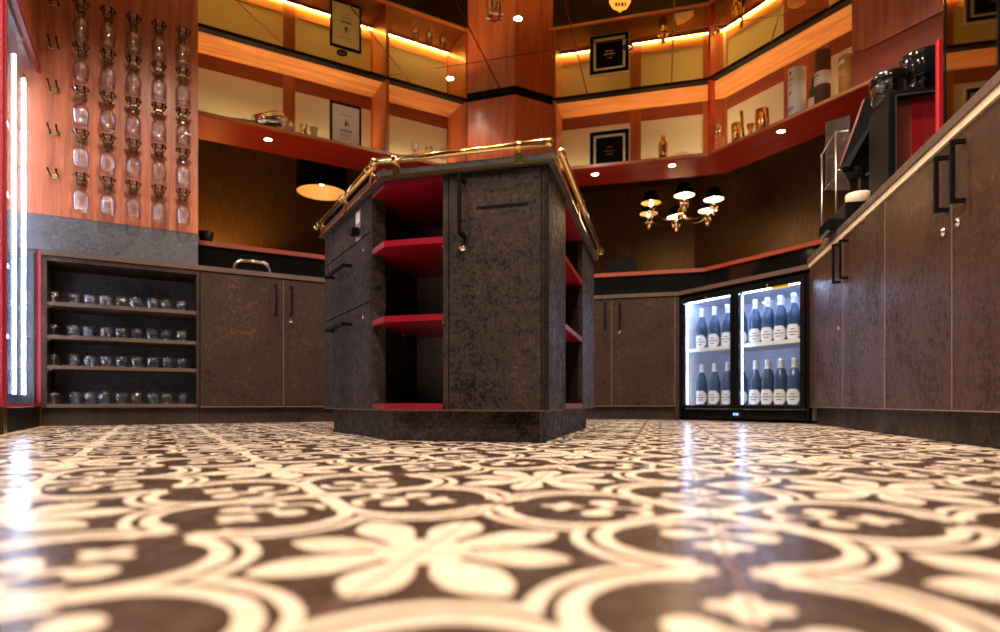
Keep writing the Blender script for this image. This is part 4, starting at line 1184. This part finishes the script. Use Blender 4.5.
# ------------------------------------------------------------------ equipment on the right worktop
WZ = .982
def rp_at(px, d, z=WZ): return L75.loc(L75.s_at(px, d), d, z)
def pt(px, py, Y): return Vector(((px - 500) / FPX * Y, Y, CAMZ + (HOR - py) / FPX * Y))
# black case with dark red glass
Pl = pt(888, 92, 2.62); t165 = Vector((.9659, -.2588, 0)); nin = Vector((.2588, .9659, 0))
wcase = .215; zt_ = Pl.z
case = thing('display_case', 'black countertop case with dark red glass front on the right worktop', 'display case', (Pl.x, Pl.y, WZ), math.radians(-15))
hc = zt_ - WZ
MB().box(0, .028, 0, .25, 0, hc, .003).box(wcase, wcase + .02, 0, .25, 0, hc, .003).box(.028, wcase, 0, .25, hc - .018, hc).box(.028, wcase, 0, .25, 0, .02).obj('casing', M['black'], case)
MB().box(.028, wcase, .235, .25, .02, hc - .018).obj('back_panel', M['brownbox'], case)
MB().box(.028, .105, .05, .06, .021, hc - .019).obj('brown_divider', plain('red_brown_panel', (.26, .06, .03), .3), case)
MB().box(.105, wcase, .04, .06, .021, hc - .019).obj('red_divider', plain('deep_red_panel', (.40, .012, .02), .25), case)
MB().box(.030, wcase, .004, .008, .02, hc - .019).obj('glass_pane', M['pane'], case)
MB().box(.028, .0335, -.003, .003, .015, hc - .016).box(.028, wcase, -.003, .003, hc - .021, hc - .016).obj('chrome_edge', M['steel'], case)
MB().lathe([(.0005, 0), (.04, 0), (.04, .17), (.015, .24), (.013, .30), (.0005, .30)], 20, (.13, .12, .021)).obj('inner_canister', M['redframe'], case)
# glass bowls with black rims on the case
for i, (px0, px1, Y, ytop, lb) in enumerate(((880, 913, 2.66, 63, 'lower black-rimmed glass jar on the display case'), (912, 950, 2.62, 45, 'taller black-rimmed glass jar on the display case by red post'))):
    Pj = pt((px0 + px1) / 2, 92, Y); r = (px1 - px0) / 2 / FPX * Y * 1.08; h = (92 - ytop) / FPX * Y
    base = Vector((Pj.x, Pj.y, 0)) + nin * r * .9
    t = thing('glass_jar', lb, 'jar', (base.x, base.y, zt_), 0, 'glass jars on the display case')
    MB().lathe([(.0005, .0), (r * .8, 0), (r * .93, .012), (r, h * .5), (r * .98, h * .8), (r * .96, h * .8), (r * .97, h * .5), (r * .8, .006), (.0005, .005)], 32).obj('bowl', M['glass'], t)
    MB().lathe([(.0005, h * 1.02), (r * .85, h * 1.0), (r * 1.02, h * .97), (r * 1.06, h * .88), (r * 1.06, h * (.66 if i == 0 else .45)), (r * 1.0, h * (.62 if i == 0 else .4))], 32).obj('lid', M['blackgl'], t)
# tall glass cabinet with red post, its glass parallel to the right wall
dC = .07; sC = L75.s_at(943, dC)
cab = thing('glass_cabinet', 'tall dark glass cabinet with red edge post at the upper right corner', 'cabinet', L75.loc(sC, dC, WZ), L75.a)
hcab = 2.50 - WZ; wc = L75.s_at(998, dC) - sC
MB().box(0, .010, 0, .40, 0, hcab).box(2 * wc, 2 * wc + .01, 0, .40, 0, hcab).box(.010, 2 * wc, 0, .40, hcab - .02, hcab).box(.010, 2 * wc, 0, .40, 0, .02).box(wc - .006, wc + .006, -.002, .03, .02, hcab - .02).obj('cabinet_frame', M['blackgl'], cab)
dg_ = plain('dark_reflective_glass', (.34, .30, .20), .03, 1.0, var=.02)
for x0, x1 in ((.010, wc - .006), (wc + .006, 2 * wc)):
    MB().box(x0, x1, .003, .008, .02, hcab - .02).obj('glass_door', dg_, cab)
MB().box(.012, 2 * wc, .385, .40, .02, hcab - .02).obj('back_panel', M['dark'], cab)
pp = L75.loc(L75.s_at(938, dC), dC, 0); zr = CAMZ + (403 - 40) / FPX * pp[1] - WZ
xr_ = L75.s_at(938, dC) - sC
MB().box(xr_ - .012, xr_ + .010, -.004, .014, 0, zr, .003).box(xr_ - .012, xr_ + .010, .014, .14, zr - .022, zr, .003).obj('red_post', plain('bright_red_post', (.42, .008, .02), .3), cab)
# till monitor, tilted, seen from its side
q0 = pt(852, 168, 3.05)
tm = thing('till_monitor', 'black tilted till monitor on the right worktop beside the red glass case', 'monitor', (q0.x, q0.y, WZ), math.radians(-15))
zb0 = CAMZ + (403 - 168) / FPX * 3.05 - WZ; zt0_ = CAMZ + (403 - 100) / FPX * 3.05 - WZ
dz = zt0_ - zb0
MB()._add([(-.055, -.02, zb0), (.05, .22, zb0), (.165, .22, zt0_), (.055, -.02, zt0_), (-.020, -.03, zb0), (.20, .10, zb0 - .02), (.26, .10, zt0_ - .03), (.15, -.03, zt0_ - .02)],
          [(0, 1, 2, 3), (4, 7, 6, 5), (0, 3, 7, 4), (1, 5, 6, 2), (3, 2, 6, 7), (0, 4, 5, 1)]).obj('housing', M['black'], tm)
MB()._add([(-.062, -.015, zb0 + .01), (.044, .21, zb0 + .01), (.150, .21, zt0_ - .01), (.045, -.015, zt0_ - .01), (-.056, -.018, zb0 + .01), (.05, .21, zb0 + .01), (.156, .21, zt0_ - .01), (.054, -.018, zt0_ - .01)],
          [(0, 1, 2, 3)[::-1], (4, 5, 6, 7), (0, 3, 7, 4), (1, 5, 6, 2), (3, 2, 6, 7), (0, 4, 5, 1)]).obj('screen', plain('glossy_brown_screen', (.16, .03, .015), .3, spec=.2), tm)
MB().box(.0, .16, -.02, .14, 0, .02, .004).box(.05, .11, .03, .08, .02, zb0 + .03).obj('stand', M['black'], tm)
# cables
q = pt(858, 172, 3.0)
t = thing('cable_bundle', 'black cables and plug hanging below the till monitor', 'cable', tuple(q), 0)
c_ = MB()
for k in range(3): c_.tube([(-.06, 0, -.01 - .01 * k), (0, -.01, .0 - .015 * k), (.05, .0, -.02 - .01 * k), (.10, .02, .01)], .004, 8)
c_.box(-.012, .016, -.012, .012, -.02, .03, .003).obj('cables', M['black'], t)
# wire rack with chrome uprights
tr_ = thing('wire_rack', 'chrome wire rack with brown side board behind the till on right worktop', 'rack', tuple(pt(830, 260, 3.45).xy) + (WZ,), 0)
base = Vector(tr_.location)
def rel(px, py, Y): return tuple(pt(px, py, Y) - base)
for nm, pts in (('upright', [(822, 155, 3.6), (822, 217, 3.6)]), ('upright', [(836, 132, 3.35), (836, 217, 3.35)]), ('upright', [(887.5, 146, 2.85), (887.5, 184, 2.85)]), ('upright', [(877, 165, 2.95), (877, 195, 2.95)])):
    a_, b_ = rel(*pts[0]), rel(*pts[1]); b_ = (b_[0], b_[1], 0.0)
    MB().tube([a_, b_], .0055 if pts[0][0] < 870 else .004, 10).obj(nm, M['steel'], tr_)
MB().tube([rel(822, 155, 3.6), rel(836, 132, 3.35), rel(848, 131, 3.25)], .0045, 8).tube([rel(824, 190, 3.6), rel(836, 178, 3.35)], .004, 8).tube([rel(876, 157, 2.95), rel(884, 146, 2.85), rel(908, 144, 2.75), rel(930, 141, 2.65)], .004, 8).obj('top_rail', M['steel'], tr_)
MB().tube([rel(838, 170, 3.3), rel(852, 168, 3.2), rel(854, 172, 3.2)], .004, 8).tube([rel(866, 175, 2.95), rel(880, 164, 2.9), rel(887, 158, 2.85)], .004, 8).obj('cross_rail', M['steel'], tr_)
a_ = [rel(826, 122, 3.62), rel(850, 115, 3.5), rel(850, 190, 3.5), rel(826, 190, 3.62)]
off = Vector((.03, .10, 0))
MB()._add(a_ + [tuple(Vector(p) + off * .15) for p in a_], [(0, 3, 2, 1), (4, 5, 6, 7), (0, 1, 5, 4), (1, 2, 6, 5), (2, 3, 7, 6), (3, 0, 4, 7)]).obj('side_board', M['lam'], tr_)
# black box with cream roll
q = pt(858, 203, 2.85)
bx = thing('receipt_printer', 'low black receipt printer box at the far end of right worktop', 'printer', (q.x - .02, q.y, WZ), math.radians(-15))
hbx = q.z - WZ
MB().box(-.045, .10, -.03, .14, 0, hbx, .006).obj('housing', M['black'], bx)
MB().box(-.09, -.02, .10, .26, 0, hbx * .62, .006).obj('lower_tray', M['blackgl'], bx)
cr = thing('paper_roll', 'cream round roll standing on the black printer box', 'paper roll', (q.x + .022, q.y + .035, WZ + hbx), 0)
MB().lathe([(.012, 0), (.052, 0), (.055, .003), (.055, .050), (.052, .055), (.012, .055), (.012, 0)], 28).obj('roll', plain('cream_roll', (.72, .60, .46), .5), cr)
MB().lathe([(.010, .001), (.0118, .001), (.0118, .0549), (.010, .0549), (.010, .001)], 16).obj('core', M['brownbox'], cr)
